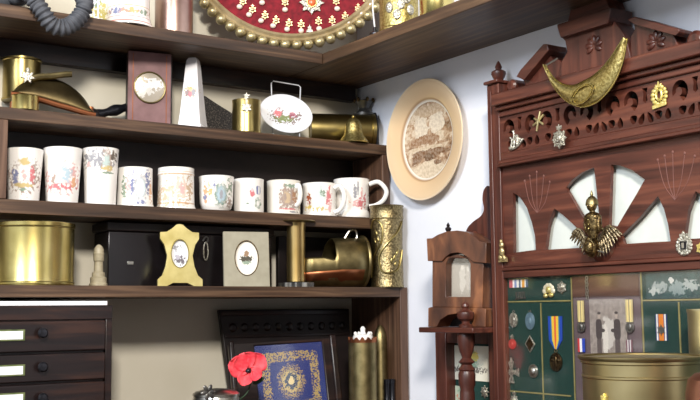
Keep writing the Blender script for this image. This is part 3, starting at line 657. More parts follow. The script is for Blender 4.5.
# printed white cups
mug('mug', 'white mug with a coloured floral border at its foot on the top shelf', 103, 152, -22, -0.125, ZT,
    [(0, .3, 1.0, .07, rgb(190, 150, 130), 1.2), (-.5, .3, .2, .07, Bl, 1), (.2, .3, .2, .07, Gd, 1), (.6, .3, .15, .07, Gn, 1), (0, .17, 1.2, .012, Rd, .15), (-.2, .8, .6, .22, Pk, 1.6), (.1, .75, .3, .2, Bl, 1.5), (0, .42, 1.2, .012, rgb(220, 170, 100), .15), (0, .06, 1.2, .02, rgb(220, 130, 120), .1)],
    [(1.0, 0), (1.0, .03), (.93, .12), (.87, .25), (.85, .6), (.85, 1)])
mug('mug', 'white mug with gilt leaves, behind the hose on the top shelf', 84, 110, -26, -0.075, ZT,
    [(0, .3, .8, .2, rgb(200, 190, 120), 1.5), (-.3, .6, .4, .2, Gn, 1.5)], [(.9, 0), (.92, .05), (.96, .5), (1, 1)])
# copper-brown shell case
p, k = place(174, 10, -0.10, ZT)
M['brownmetal'] = plain('dull_copper', rgb(150, 122, 112), rgb(172, 146, 134), 0.35, 0.9, 20, 0.05)
r = 19.5 * k
o = MB().lathe([(0, 0), (r, 0), (r, .003), (r * .96, .005), (r * .96, .16), (r * .9, .165), (r * .88, .01), (0, .01)], seg=56).build('shell_case', M['brownmetal'], loc=p)
tag(o, 'dull copper-coloured upright shell case left of the red velvet disc', 'shell case')

# red velvet disc of badges
bp = onY(291, 46, -0.138)
DR = .242
yaw = math.radians(-27); lean = math.radians(-2)
disc = thing('velvet_disc', 'big round red velvet board in a brass frame edged with balls', 'display board', (bp.x, -0.138, ZT + .0006), rot=(lean, 0, yaw))
bpy.context.view_layer.update()
DM = Matrix.Translation(disc.location) @ Matrix.Rotation(yaw, 4, 'Z') @ Matrix.Rotation(lean, 4, 'X')
DI = DM.inverted(); zc_ = DR
def facing(prof, c, seg=64): return MB().lathe(prof, seg=seg, mx=Matrix.Translation(c) @ Matrix.Rotation(PI / 2, 4, 'X'))
facing([(0, 0), (.206, 0), (.206, -.012), (0, -.012)], (0, 0, zc_), 96).build('velvet', M['velvet'], disc)
facing([(.204, .001), (.206, .007), (.211, .009), (.216, .006), (.221, .008), (.226, .003), (.228, -.012), (.2, -.014)], (0, 0, zc_), 96).build('frame_ring', plain('frame_gilt', rgb(176, 156, 116), rgb(200, 180, 140), .4, .7, 60, .2), disc)
NB = 60; bead0 = None
for i in range(NB):
    a = 2 * PI * (i + .5) / NB; c = (.2295 * math.cos(a), -.004, zc_ + .2295 * math.sin(a))
    if bead0 is None:
        bead0 = MB().ball((0, 0, 0), .0112, seg=20, rings=14).build('ball', plain('frame_ball', rgb(160, 146, 104), rgb(190, 176, 136), .38, .75, 60, .15), disc); bead0.location = c
    else:
        b = bead0.copy(); COL.objects.link(b); b.parent = disc; b.location = c
def on_disc(px, py):
    n = DM.to_3x3() @ Vector((0, -1, 0)); p0 = DM @ Vector((0, -.0002, zc_)); r = ray(px, py)
    return DI @ (CAM + r * ((p0 - CAM).dot(n) / r.dot(n)))
first = None
for (x1_, y1_, x2_, y2_) in ((243, 2, 239.5, 7), (252.5, 10, 249, 15), (265, 16, 261, 21), (276, 21, 273, 26), (289, 24, 287, 29.5), (301, 25, 301, 31), (318.5, 22, 319, 29), (332, 21, 334, 27), (345, 17, 348, 23), (358, 9, 361, 14), (285, 3, 285, 10), (336, 2, 337, 9), (230, -8, 226, -3), (366, 0, 370, 5), (262, -4, 262, 3)):
    A = on_disc(x1_, y1_); B = on_disc(x2_, y2_)
    if first is None:
        first = thing('badge_and_stud', 'small silver badge with a round stud, pinned on the red velvet', 'badge', DM @ Vector((A.x, -.0006, A.z)), group='small badges on the red velvet disc', rot=(lean, 0, yaw))
        MB().prism(star(0, 0, .0085, .005, 6), -.003, 0).ball((0, -.003, 0), (.005, .0025, .0045), seg=10, rings=6).prism(star(0, .008, .004, .002, 4), -.003, 0).build('badge', plain('gilt_badge', rgb(178, 156, 116), rgb(212, 192, 152), .4, .8, 200, .5), first, bevel=.0006)
        st = MB().ball((0, -.002, 0), (.0062, .0045, .0056), seg=14, rings=8).build('stud', plain('pearl_stud', rgb(226, 206, 190), rgb(240, 226, 210), .3, .2, 60, 0), first)
        f_ = first
    else:
        f_ = first.copy(); COL.objects.link(f_); f_.location = DM @ Vector((A.x, -.0006, A.z))
        for ch in first.children:
            c = ch.copy(); COL.objects.link(c); c.parent = f_
            if ch.name.startswith('stud'): st = c
    st.location = (B.x - A.x, 0, B.z - A.z)
A = on_disc(311.5, 3)
t = thing('star_badge', 'large silver star badge with red centre at the middle of the velvet', 'badge', DM @ Vector((A.x, -.0006, A.z)), rot=(lean, 0, yaw))
MB().prism(star(0, 0, .027, .017, 8), -.004, 0).prism(star(0, 0, .021, .014, 8, a0=PI / 2 + PI / 8), -.006, 0).build('star', M['silver_emb'], t, bevel=.001)
MB().ball((0, -.006, 0), (.008, .004, .010)).build('centre', plain('red_enamel', rgb(190, 70, 40), rgb(210, 100, 50), .3), t)
MB().tube([(.0095 * math.cos(a * PI / 10), -.0075, .011 * math.sin(a * PI / 10)) for a in range(20)], .0015, 6, True).build('rim', M['brass'], t)
A = on_disc(309.5, 29)
o = MB().prism([(-.008, 0), (.008, 0), (.006, .006), (.0035, .007), (.004, .012), (.0015, .013), (0, .018), (-.0015, .013), (-.004, .012), (-.0035, .007), (-.006, .006)], -.003, 0).build('tree_badge', M['silver_emb'], loc=DM @ Vector((A.x, -.0006, A.z - .008)), rot=(lean, 0, yaw), bevel=.0006)
tag(o, 'small pointed silver badge at the bottom of the velvet', 'badge')
# brass mugs on the right top shelf
def topbrass(name, label, px, hw, X, mat, hh, emb=False):
    p_ = onX(px, 10, X); p_ = Vector((X, p_.y, ZT)); k_ = depth(p_) / FOC; r_ = hw * k_
    t_ = thing(name, label, 'pot', p_, face_cam(p_))
    MB().lathe([(0, 0), (r_ * 1.0, 0), (r_ * 1.04, .003), (r_ * 1.04, .007), (r_ * .98, .01), (r_ * .98, hh - .004), (r_ * 1.03, hh), (r_ * .95, hh), (r_ * .93, .008), (0, .008)], seg=48).build('body', mat, t_)
    return t_, r_
t, r = topbrass('embossed_tankard', 'embossed brass tankard right of the red velvet disc on the top shelf', 399, 20, -.15, M['gold_emb'], .09)
for a, z in ((-.5, .045), (.1, .05), (.6, .04), (-.1, .03), (.4, .062)):
    MB().ball((0, 0, 0), (.008, .003, .011), mx=Matrix.Translation((r * math.sin(a), -r * math.cos(a), z)) @ Matrix.Rotation(a, 4, 'Z')).build('boss', M['silver_emb'], t)
t, r = topbrass('brass_bowl', 'plain bright brass bowl, rightmost on the top shelf', 437, 18, -.15, M['brass_bright'], .07)
# silver rod stand
p = onX(376, 24, -.185)
t = thing('wire_holder', 'thin white metal rod stand at the right edge of the velvet disc', 'stand', (-.188, p.y, ZT))
MB().lathe([(0, 0), (.010, 0), (.010, .004), (.004, .008), (.003, .016), (0, .016)], seg=20).build('foot', M['black'], t)
MB().tube([(0, 0, .014), (-.004, .0, .05), (-.004, 0, .12)], .0018, 8).build('rod', M['white_metal'], t)

# ================================================================ ITEMS UNDER THE BOTTOM SHELF
# carved dark panel leaning on the back wall
p = onY(283, 390, -0.03); k = depth(p) / FOC
t = thing('carved_tray', 'large dark carved wooden tray leaning on the back wall', 'tray', (p.x, -.045, ZW), rot=(math.radians(-3), 0, 0))
H = onY(283, 309, -0.03).z - ZW; xl = onY(219, 308, -.03).x - p.x; xr = onY(349, 308, -.03).x - p.x
xr = min(xr, -.03 - p.x)
MB().prism([(xl + .035, 0), (xr, 0), (xr, H), (xl, H)], 0, .012).build('board', M['blackwood'], t, bevel=.002)
for i in range(11):
    x_ = xl + .03 + (xr - xl - .05) * i / 10
    MB().lathe([(0, .004), (.006, .003), (.009, 0)], seg=16, mx=Matrix.Translation((x_, 0, H - .037)) @ Matrix.Rotation(PI / 2, 4, 'X')).build('carved_boss', M['darkwood'], t)
MB().box(xl + .004, xr - .004, -.004, 0, H - .012, H - .003).box(xl + .012, xr - .004, -.003, 0, H - .058, H - .052).build('moulding', M['darkwood'], t, bevel=.001)
# picture frame with blue embroidery
p = onY(284, 395, -0.10); k = depth(p) / FOC
ln = math.radians(-9)
t = thing('embroidery_frame', 'dark frame holding blue cloth embroidered with a gold border and oval', 'picture frame', (p.x + .006, -.115, ZW + .0012), rot=(ln, math.radians(-2.5), math.radians(-12)))
H = (onY(284, 339, -0.09).z - ZW) + .004; w = .118
FI = (Matrix.Translation(t.location) @ Matrix.Rotation(math.radians(-12), 4, 'Z') @ Matrix.Rotation(math.radians(-2.5), 4, 'Y') @ Matrix.Rotation(ln, 4, 'X'))
FII = FI.inverted()
def on_fr(px, py, M_=FI, MI=FII, y=-.004):
    n = M_.to_3x3() @ Vector((0, -1, 0)); p0 = M_ @ Vector((0, y, 0)); r = ray(px, py)
    return MI @ (CAM + r * ((p0 - CAM).dot(n) / r.dot(n)))
L0 = on_fr(228, 342); R0 = on_fr(335, 340); xl, xr, H = L0.x, R0.x, (L0.z + R0.z) / 2
i0 = on_fr(254, 345).x; i1 = on_fr(322, 345).x
MB().prism([(xl, 0), (xr, 0), (xr, H), (xl, H)], -.006, .004, [[(i0, .02), (i1, .02), (i1, H - .006), (i0, H - .006)]]).build('frame', M['darkwood'], t, bevel=.002)
for a, b in ((xl, xl + .010), (xr - .014, xr)):
    MB().box(a, b, -.013, -.0062, .002, H + .006).build('stile', M['darkwood'], t, bevel=.003)
cxm = (i0 + i1) / 2; wm = (i1 - i0) / 2; zm = on_fr(291, 381).z
GdE = rgb(176, 150, 92); BlC = rgb(26, 44, 112)
ee = [(cxm, zm, wm * .84, H - .010 - zm - .012, GdE, .25, 14, 330), (cxm, zm, wm * .60, H - .012 - zm - .030, BlC, .35, 10), (cxm, zm, wm * .40, .034, GdE, .3, 2, 400), (cxm, zm, wm * .26, .022, rgb(200, 176, 116), .25), (cxm, zm, wm * .2, .017, rgb(60, 74, 96), .7), (cxm, zm, wm * .09, .008, rgb(226, 206, 150), .5)]
MB().box(i0 - .003, i1 + .003, -.002, .0035, .015, H - .003).build('blue_cloth', paint('embroidered_cloth', BlC, ee, .6, 0, 300, 1.6, front=False), t)
MB().box(i0, i1, -.0045, -.0030, .021, H - .007).build('glass', glass_pane('picture_glass', .04), t)
# gold thread knots in relief
for i in range(26):
    a = 2 * PI * i / 26; rx, rz_ = wm * .33, .028
    pass
# poppy with its stem
pc = onY(249, 369, -0.21)
t = thing('poppy', 'red paper poppy with a dark centre in front of the blue embroidery', 'flower', pc, face_cam(pc))
M['poppy'] = plain('poppy_paper', rgb(226, 50, 66), rgb(244, 92, 100), .65, 0, 60, .4)
kq = depth(pc) / FOC
def petal(a, rl, rw, tiltc):
    V = []; F = []; n = 10
    for i in range(n + 1):
        s_ = i / n; ww = rw * math.sin(PI * min(s_ * .86 + .07, 1)) ** .6
        for j in range(9):
            u = j / 8 * 2 - 1
            V.append((u * ww * (0.35 + .65 * s_ ** .5), -.004 - .013 * s_ ** 1.6 * tiltc - .0045 * abs(u) ** 2 + .0012 * math.sin(u * 9 + i), rl * s_ * (1 - .12 * u * u) + .0009 * math.sin(u * 14)))
    for i in range(n):
        for j in range(8): F.append((i * 9 + j, i * 9 + j + 1, (i + 1) * 9 + j + 1, (i + 1) * 9 + j))
    o_ = MB().add(V, F, mx=Matrix.Rotation(a, 4, 'Y')).build('petal', M['poppy'], t, angle=80)
    s2 = o_.modifiers.new('solid', 'SOLIDIFY'); s2.thickness = .0009
    return o_
for a, rl, rw, tc_ in ((math.radians(-28), 17.5, 15, .6), (math.radians(50), 20, 13, .3), (math.radians(-75), 21, 13, .9), (math.radians(205), 17, 9, 1.0), (math.radians(120), 14, 9, 1.2)):
    petal(a, rl * kq, rw * kq, tc_)
MB().ball((-.001, -.007, -.003), (.0062, .005, .005)).build('centre', M['black'], t)
sp = onY(222, 392, -.21) - pc
MB().tube(smoothc([(0, -.002, 0), (.003, .008, -.02), (-.004, .004, -.045), (-.03, .003, -.068), (-.035, .0, -.10)], 5), .0016, 8).build('stem', plain('poppy_stem', rgb(24, 46, 26), rgb(34, 60, 34), .6), t)
MB().ball((0, 0, 0), (.012, .0012, .005), mx=Matrix.Translation((.018, -.001, -.022)) @ Matrix.Rotation(-.5, 4, 'Y')).build('leaf', plain('poppy_leaf', rgb(20, 50, 30), rgb(30, 64, 40), .6), t)
# silver lidded bowl and dark floral thing
p = onY(216, 397, -.215); k = depth(p) / FOC; zt_ = onY(216, 388, -.215).z - ZW; r = 23 * k
t = thing('silver_bowl', 'silver domed bowl below the poppy', 'bowl', (p.x, -.215, ZW))
MB().lathe([(0, 0), (r * .6, 0), (r * .55, .006), (r * .9, .03), (r, .05), (r, zt_ - .018), (r * .97, zt_ - .014)], seg=44).build('bowl', M['silver'], t)
MB().lathe([(r * 1.02, zt_ - .0137), (r * 1.02, zt_ - .010), (r * .9, zt_ - .006), (r * .55, zt_ - .002), (0, zt_)], seg=44).build('lid', M['silver'], t)
q = onY(201, 393, -.235)
t = thing('dark_rose_ornament', 'small dark leaf-shaped ornament at the left of the silver bowl', 'ornament', (q.x, -.262, ZW))
hq = onY(202, 386, -.262).z - ZW
MB().tube([(0, 0, 0), (0, 0, hq - .014)], .002, 8).build('stem', M['pewter'], t)
for i in range(6):
    a = i * 1.1; MB().ball((0, 0, 0), (.0075, .002, .004), mx=Matrix.Translation((.007 * math.cos(a), -.002, hq - .011 + .007 * math.sin(a))) @ Matrix.Rotation(-a, 4, 'Y'), seg=12, rings=6).build('leaf', M['pewter'], t)
MB().lathe([(0, 0), (.012, 0), (.012, .003), (0, .004)], seg=20).build('foot', M['pewter'], t)
# brass shell cases
p = onY(363, 385, -.165); k = depth(p) / FOC; hz = onY(363, 339, -.165).z - ZW; r = 14.2 * k
t = thing('trench_shell_case', 'upright brass shell case with a jagged copper rim and white ornament above', 'shell case', (p.x, -.165, ZW))
MB().lathe([(0, 0), (r * 1.05, 0), (r * 1.05, .004), (r, .006), (r, hz - .006), (r * .93, hz - .006), (r * .92, .01), (0, .01)], seg=48).build('case', M['brass_old'], t)
V = []; F = []
n = 56
for i in range(n):
    a = 2 * PI * i / n; zz = hz + (.004 if i % 4 < 2 else -.001) + .001 * math.sin(i * 2.1)
    for rr_, z_ in ((r * 1.0, hz - .007), (r * 1.04, zz), (r * .94, zz), (r * .94, hz - .007)): V.append((rr_ * math.cos(a), rr_ * math.sin(a), z_))
for i in range(n):
    j = (i + 1) % n
    for q_ in range(3): F.append((i * 4 + q_, j * 4 + q_, j * 4 + q_ + 1, i * 4 + q_ + 1))
MB().add(V, F).build('jagged_rim', M['copper'], t)
MB().lathe([(0, hz - .006), (r * .92, hz - .006)], seg=40).build('mouth_cover', M['brass_old'], t)
w_ = thing('white_coronet', 'white china coronet ornament sitting on the brass shell case', 'ornament', (p.x + .001, -.165, ZW + hz - .0055), face_cam(p))
mb = MB().lathe([(0, 0), (.0205, 0), (.0215, .008), (.020, .013), (.015, .016), (0, .017)], seg=28)
mb.build('base', M['china'], w_)
for i in range(9):
    a = 2 * PI * i / 9; MB().ball((.0165 * math.cos(a), .0165 * math.sin(a), .017), (.0035, .0035, .004), seg=10, rings=6).build('knob', M['china'], w_)
MB().lathe([(0, .014), (.007, .015), (.005, .021), (.0055, .027), (.003, .031), (0, .032)], seg=20).build('finial', M['china'], w_)
p = onY(381, 385, -.125); k = depth(p) / FOC; hz = onY(381, 325, -.125).z - ZW; r = 7.0 * k
o = MB().lathe([(0, 0), (r * 1.1, 0), (r * 1.1, .004), (r, .006), (r, hz - .035), (r * .9, hz - .022), (r * .6, hz - .008), (r * .2, hz), (0, hz + .0005)], seg=32).build('tall_cartridge', M['brass_old'], loc=(p.x, -.125, ZW))
tag(o, 'tall pointed brass cartridge behind the jagged-rim shell case', 'cartridge')
p = onY(392.5, 390, -.165); hz = onY(392, 379, -.165).z - ZW; k = depth(p) / FOC
t = thing('black_field_glass', 'pair of black metal tubes beside the shelf unit side, below the cartridge', 'field glass', (min(p.x, -.04), -.165, ZW))
for dx in (-3.3, 3.3):
    MB().lathe([(0, 0), (3.4 * k, 0), (3.3 * k, hz * .6), (2.7 * k, hz * .62), (2.7 * k, hz - .01), (3.1 * k, hz - .009), (3.1 * k, hz), (2.2 * k, hz), (2.0 * k, hz - .01), (0, hz - .01)], c=(dx * k, 0, 0), seg=24).build('tube', M['black'], t)
MB().box(-3 * k, 3 * k, -.002, .002, hz * .35, hz * .5).build('bridge', M['black'], t)

# ================================================================ RIGHT WALL (u = -Y, z) things
RROT = -PI / 2
def rthing(name, label, cat, u, z, d=0.0, group=None):
    t_ = thing(name, label, cat, (-d, -u, z), RROT, group); t_['_'] = 0; del t_['_']
    return t_
def shift(pts, u, z): return [(a - u, b - z) for a, b in pts]
# oval sepia plate
c = RP(424, 139.5, .02); Rp = .127
t = rthing('wall_plate', 'large cream-rimmed plate with a sepia battle scene hung on the right wall', 'plate', c[0], c[1], .003)
m_ = Matrix.Rotation(PI / 2, 4, 'X')
pm, nt, lk, b = newmat('plate_glaze')
tcn = nt.new('ShaderNodeTexCoord'); sp_ = nt.new('ShaderNodeSeparateXYZ'); lk.new(tcn.outputs['Object'], sp_.inputs[0])
cb = nt.new('ShaderNodeCombineXYZ'); lk.new(sp_.outputs['X'], cb.inputs[0]); lk.new(sp_.outputs['Z'], cb.inputs[1])
ln_ = nt.new('ShaderNodeVectorMath'); ln_.operation = 'LENGTH'; lk.new(cb.outputs[0], ln_.inputs[0])
rr_ = ramp(nt, lk, ln_.outputs['Value'], [(0.0, rgb(236, 230, 220)), (.0845, rgb(236, 228, 214)), (.086, rgb(168, 128, 86)), (.0875, rgb(222, 190, 150)), (.121, rgb(230, 202, 164)), (.1225, rgb(176, 140, 104)), (.124, rgb(230, 208, 176))])
# sepia scene in the well
nz = noise(nt, lk, 34, 8, stretch=(1, 1, 1.6), dist=.8); sc_ = ramp(nt, lk, nz.outputs[0], [(.36, rgb(112, 78, 54)), (.5, rgb(176, 140, 108)), (.6, rgb(222, 204, 178))])
def mthn(op, a, c_):
    q = nt.new('ShaderNodeMath'); q.operation = op
    for i, v in enumerate((a, c_)):
        if isinstance(v, (int, float)): q.inputs[i].default_value = v
        else: lk.new(v, q.inputs[i])
    return q.outputs[0]
nz2 = noise(nt, lk, 170, 5, dist=.5); sc2 = ramp(nt, lk, nz2.outputs[0], [(.38, rgb(120, 84, 60)), (.5, rgb(200, 176, 148)), (.6, rgb(236, 224, 204))])
cur = sc_.outputs[0]
def ell(x, z, a, c2, colr, wb=.9):
    global cur
    dx = mthn('POWER', mthn('ABSOLUTE', mthn('DIVIDE', mthn('SUBTRACT', sp_.outputs['X'], x), a), 0), 2); dz = mthn('POWER', mthn('ABSOLUTE', mthn('DIVIDE', mthn('SUBTRACT', sp_.outputs['Z'], z), c2), 0), 2)
    f = mthn('LESS_THAN', mthn('ADD', mthn('ADD', dx, dz), mthn('MULTIPLY', mthn('SUBTRACT', nz.outputs[0], .5), 4 * wb)), 1)
    mx = nt.new('ShaderNodeMix'); mx.data_type = 'RGBA'; lk.new(f, mx.inputs[0]); lk.new(cur, mx.inputs[6]); mx.inputs[7].default_value = colr; cur = mx.outputs[2]
ell(-.025, .03, .022, .028, rgb(226, 212, 190)); ell(.028, .035, .024, .024, rgb(228, 214, 192)); ell(0, .062, .06, .012, rgb(196, 170, 140)); ell(0, .0, .05, .010, rgb(150, 112, 82), 1.2); ell(-.01, -.018, .06, .006, rgb(216, 196, 168)); ell(0, -.028, .06, .008, rgb(120, 84, 58), 1.2); ell(0, -.066, .06, .02, rgb(222, 204, 176), .8); ell(.0, -.035, .014, .008, rgb(96, 66, 44), 1); ell(.03, -.05, .012, .005, rgb(120, 86, 60), 1)
mxx = nt.new('ShaderNodeMix'); mxx.data_type = 'RGBA'; mxx.inputs[0].default_value = .24; lk.new(cur, mxx.inputs[6]); lk.new(sc2.outputs[0], mxx.inputs[7]); cur = mxx.outputs[2]
f = mthn('LESS_THAN', ln_.outputs['Value'], .080)
mx = nt.new('ShaderNodeMix'); mx.data_type = 'RGBA'; lk.new(f, mx.inputs[0]); lk.new(rr_.outputs[0], mx.inputs[6]); lk.new(cur, mx.inputs[7]); lk.new(mx.outputs[2], b.inputs['Base Color'])
b.inputs['Roughness'].default_value = .22; b.inputs['Coat Weight'].default_value = .2
MB().lathe([(0, .006), (.078, .006), (.083, .008), (.090, .013), (.12, .020), (.1265, .0215), (.1275, .019), (.120, .016), (.088, .008), (.075, .0), (0, .0)], seg=96, mx=m_).build('plate', pm, t)

# ---------------- overmantel
OD = .068      # depth of its face from the wall
u0, z0 = .76, ZW
om = rthing('overmantel', 'carved dark mahogany overmantel with pierced frieze and fan openings', 'overmantel', u0, z0)
def OM(pts): return shift(pts, u0, z0)
def R(px, py, d=OD): return RP(px, py, d)
uL = R(489.5, 150)[0]; uP = R(499.8, 150, OD + .003)[0]; uE = 1.45
zc0, zc1 = R(502, 117.5)[1], R(502, 96)[1]         # cornice
zf0 = R(502, 160)[1]; zl0 = R(502, 168)[1]         # moulding under frieze
zr1 = R(505, 257)[1]; zr0 = R(502, 274)[1]         # rail under the fans
def rbox(mb, ua, ub, da, db, za, zb): return mb.box(ua - u0, ub - u0, -db, -da, za - z0, zb - z0)
zpt = R(495, 84)[1]
mb = MB(); rbox(mb, uL, uP, .001, OD + .003, ZW + .001, zpt); rbox(mb, uL + .008, uL + .013, OD + .003, OD + .0055, ZW + .05, zpt - .012)
mb.build('post', M['mahog'], om, bevel=.002)
mb = MB(); rbox(mb, uE - (uP - uL), uE, .001, OD + .006, ZW + .001, zpt); mb.build('post', M['mahog'], om, bevel=.002)
mb = MB(); rbox(mb, uL - .002, uP + .004, .001, OD + .010, zpt, zpt + .006); mb.build('post_cap', M['mahog_h'], om, bevel=.0015)
mb = MB(); rbox(mb, uP, uE - .03, .001, OD + .004, zc0, zc0 + .011); rbox(mb, uP, uE - .03, .001, OD + .012, zc0 + .011, zc0 + .019); rbox(mb, uP, uE - .03, .001, OD + .022, zc0 + .019, zc1 + .002)
mb.build('cornice', M['mahog_h'], om, bevel=.002)
mb = MB(); rbox(mb, uP, uE - .03, .001, OD + .002, zl0 + .013, zf0 + .012); rbox(mb, uP, uE - .03, .001, OD + .008, zl0 + .006, zl0 + .013); rbox(mb, uP, uE - .03, .001, OD + .013, zl0, zl0 + .006)
mb.build('frieze_moulding', M['mahog_h'], om, bevel=.0015)
mb = MB(); rbox(mb, uP, uE - .03, .001, OD + .001, zr0 + .011, zr1 + .004); rbox(mb, uP, uE - .03, .001, OD + .007, zr0 + .005, zr0 + .011); rbox(mb, uP, uE - .03, .001, OD + .003, zr0 - .008, zr0 + .005)
mb.build('lower_rail', M['mahog_h'], om, bevel=.0015)
# pierced frieze
fz0, fz1 = zf0 + .0125, zc0 - .0002
FH = fz1 - fz0
holes = []
pitch = .094; nunit = 9; ub0 = uP + .006
def ear(cx, cz, rx, rz_, mir=1):
    """a scroll-shaped piercing: a thick crescent that curls in on itself at its foot"""
    o_ = []
    for i in range(17):
        a = math.radians(-20 + 270 * i / 16); o_.append((cx + mir * rx * math.cos(a), cz + rz_ * math.sin(a)))
    for i in range(13):
        a = math.radians(245 - 235 * i / 12); q_ = .30 + .22 * math.sin(PI * i / 12); o_.append((cx + mir * rx * (.22 + q_ * math.cos(a)), cz + rz_ * (-.12 + q_ * math.sin(a))))
    return o_
def leafhole(cx, cz, L_, w_, ang):
    o_ = []
    for i in range(12):
        a = 2 * PI * i / 12; x = L_ * math.cos(a); z = w_ * math.sin(a) * (1.25 - .5 * math.cos(a)); o_.append((cx + x * math.cos(ang) - z * math.sin(ang), cz + x * math.sin(ang) + z * math.cos(ang)))
    return o_
for i in range(nunit):
    ua = ub0 + i * pitch
    if ua + pitch > uE - .04: break
    zt2 = fz1 - .005
    holes.append(ear(ua + .016, zt2 - .018, .0145, .017, -1))
    holes.append([(ua + .0385, zt2 - .001), (ua + .0495, zt2 - .001), (ua + .047, zt2 - .010), (ua + .0485, zt2 - .021), (ua + .044, zt2 - .025), (ua + .0395, zt2 - .021), (ua + .041, zt2 - .010)])
    holes.append(ear(ua + .072, zt2 - .018, .0145, .017, 1))
    holes.append(leafhole(ua + .020, fz0 + .0135, .0075, .0055, .5)); holes.append(leafhole(ua + .036, fz0 + .0115, .0095, .0042, 1.1))
    holes.append(leafhole(ua + .052, fz0 + .0115, .0095, .0042, 2.04)); holes.append(leafhole(ua + .068, fz0 + .0135, .0075, .0055, 2.6))
    holes.append(leafhole(ua + .0865, fz0 + .012, .0085, .0045, PI / 2))
MB().prism(OM([(uP, fz0), (uE - .03, fz0), (uE - .03, fz1), (uP, fz1)]), -OD, -OD + .012, [OM(h_) for h_ in holes]).build('pierced_frieze', M['mahog_h'], om)
# dark cloth behind the frieze
mb = MB(); rbox(mb, uP, uE - .03, .018, .020, fz0 - .01, fz1 + .01); mb.build('frieze_backing', plain('green_grey_backing', rgb(58, 62, 58), rgb(78, 82, 76), .9), om)
# fan board
gz0, gz1 = zr1 + .0045, zl0 - .0003
def pz(lst): return [R(a, b, OD - .002) for a, b in lst]
fc = R(603, 246, OD - .002)
def wedge(a1_, a2_, r1_, r2_, c=fc, n=10):
    o_ = [(c[0] + r2_ * math.cos(a1_ + (a2_ - a1_) * i / n), c[1] + r2_ * math.sin(a1_ + (a2_ - a1_) * i / n)) for i in range(n + 1)]
    o_ += [(c[0] + r1_ * math.cos(a2_ + (a1_ - a2_) * i / 4), c[1] + r1_ * math.sin(a2_ + (a1_ - a2_) * i / 4)) for i in range(5)]
    return o_
fan1 = pz([(545.3, 249.8), (546.5, 240), (548.6, 224), (554, 208.2), (563, 215), (575, 226), (585, 236), (588, 240), (587, 244), (586, 247.5)])
fan2 = pz([(565.7, 188), (572, 180), (582, 172.5), (594, 167.4), (596, 185), (599, 215), (600, 226), (596, 228), (592, 230), (582, 216)])
fan3 = pz([(611, 164.6), (620, 165.5), (632, 170), (644.8, 179.5), (636, 195), (624, 215), (617, 227), (613, 225.5), (609, 225), (610, 195)])
fan4 = pz([(658, 196), (664, 209), (668, 224), (670.7, 241.3), (650, 242.3), (624, 244), (623, 240), (621, 236), (640, 217)])
left = pz([(513, 192.5), (520, 197), (527, 208), (532, 223), (535, 236), (535.8, 249.8), (525, 251.2), (513.6, 252.8), (513.2, 225)])
# the pattern repeats beyond the right edge of the photo
per = pz([(700, 181)])[0][0] - left[0][0]
fw = 2 * (fc[0] - left[-4][0]) 
fc2u = pz([(676.5, 244)])[0][0] + (pz([(676.5, 244)])[0][0] - fc[0])
def shiftu(pts, du): return [(a + du, b) for a, b in pts]
du = fc2u - fc[0]
right1 = shiftu(fan1, du); right2 = shiftu(fan2, du); right3 = shiftu(fan3, du); right4 = shiftu(fan4, du)
holes = [left, fan1, fan2, fan3, fan4, right1, right2, right3, right4]
holes = [h_ for h_ in holes if max(q[0] for q in h_) < uE - .035]
MB().prism(OM([(uP, gz0 - .004), (uE - .03, gz0 - .004), (uE - .03, gz1), (uP, gz1)]), -(OD - .002), -(OD - .009), [OM(h_) for h_ in holes]).build('fan_board', M['mahog_h'], om)
# hub
for cc in (fc, (fc[0] + du, fc[1])):
    MB().lathe([(0, .008), (.018, .008), (.024, .004), (.027, 0), (.027, -.006)], seg=40, mx=Matrix.Translation((cc[0] - u0, -OD, cc[1] - z0 - .0)) @ Matrix.Rotation(PI / 2, 4, 'X')).build('hub', M['mahog'], om)
# incised flowers in the spandrels
inc = plain('incised_line', rgb(112, 74, 66), rgb(122, 82, 74), .6)
for (bx0, by0, tp) in (((536.5), 213, ((524, 181), (529, 176), (536, 172), (543, 176), (549, 182))), ((674), 200, ((657, 160), (664, 156), (672, 152), (684, 153), (694, 156)))):
    mb = MB()
    for tx, ty in tp:
        a = R(bx0, by0, OD); b_ = R(tx, ty, OD); mid = R((bx0 + tx) / 2 + (tx - bx0) * .12, (by0 + ty) / 2 + 5, OD)
        mb.tube([(q[0] - u0, -OD + .0018, q[1] - z0) for q in smoothc([a, mid, b_], 4)], .0006, 5)
        mb.ball((b_[0] - u0, -OD + .0016, b_[1] - z0), (.0020, .0012, .0026), seg=8, rings=6)
    mb.build('incised_flower', inc, om)
# white back behind the fans (mount board)
mb = MB(); rbox(mb, uP, uE - .03, OD - .019, OD - .017, gz0 - .005, gz1 + .004); mb.build('fan_backing', plain('white_mount', rgb(204, 210, 204), rgb(212, 218, 212), .8), om)
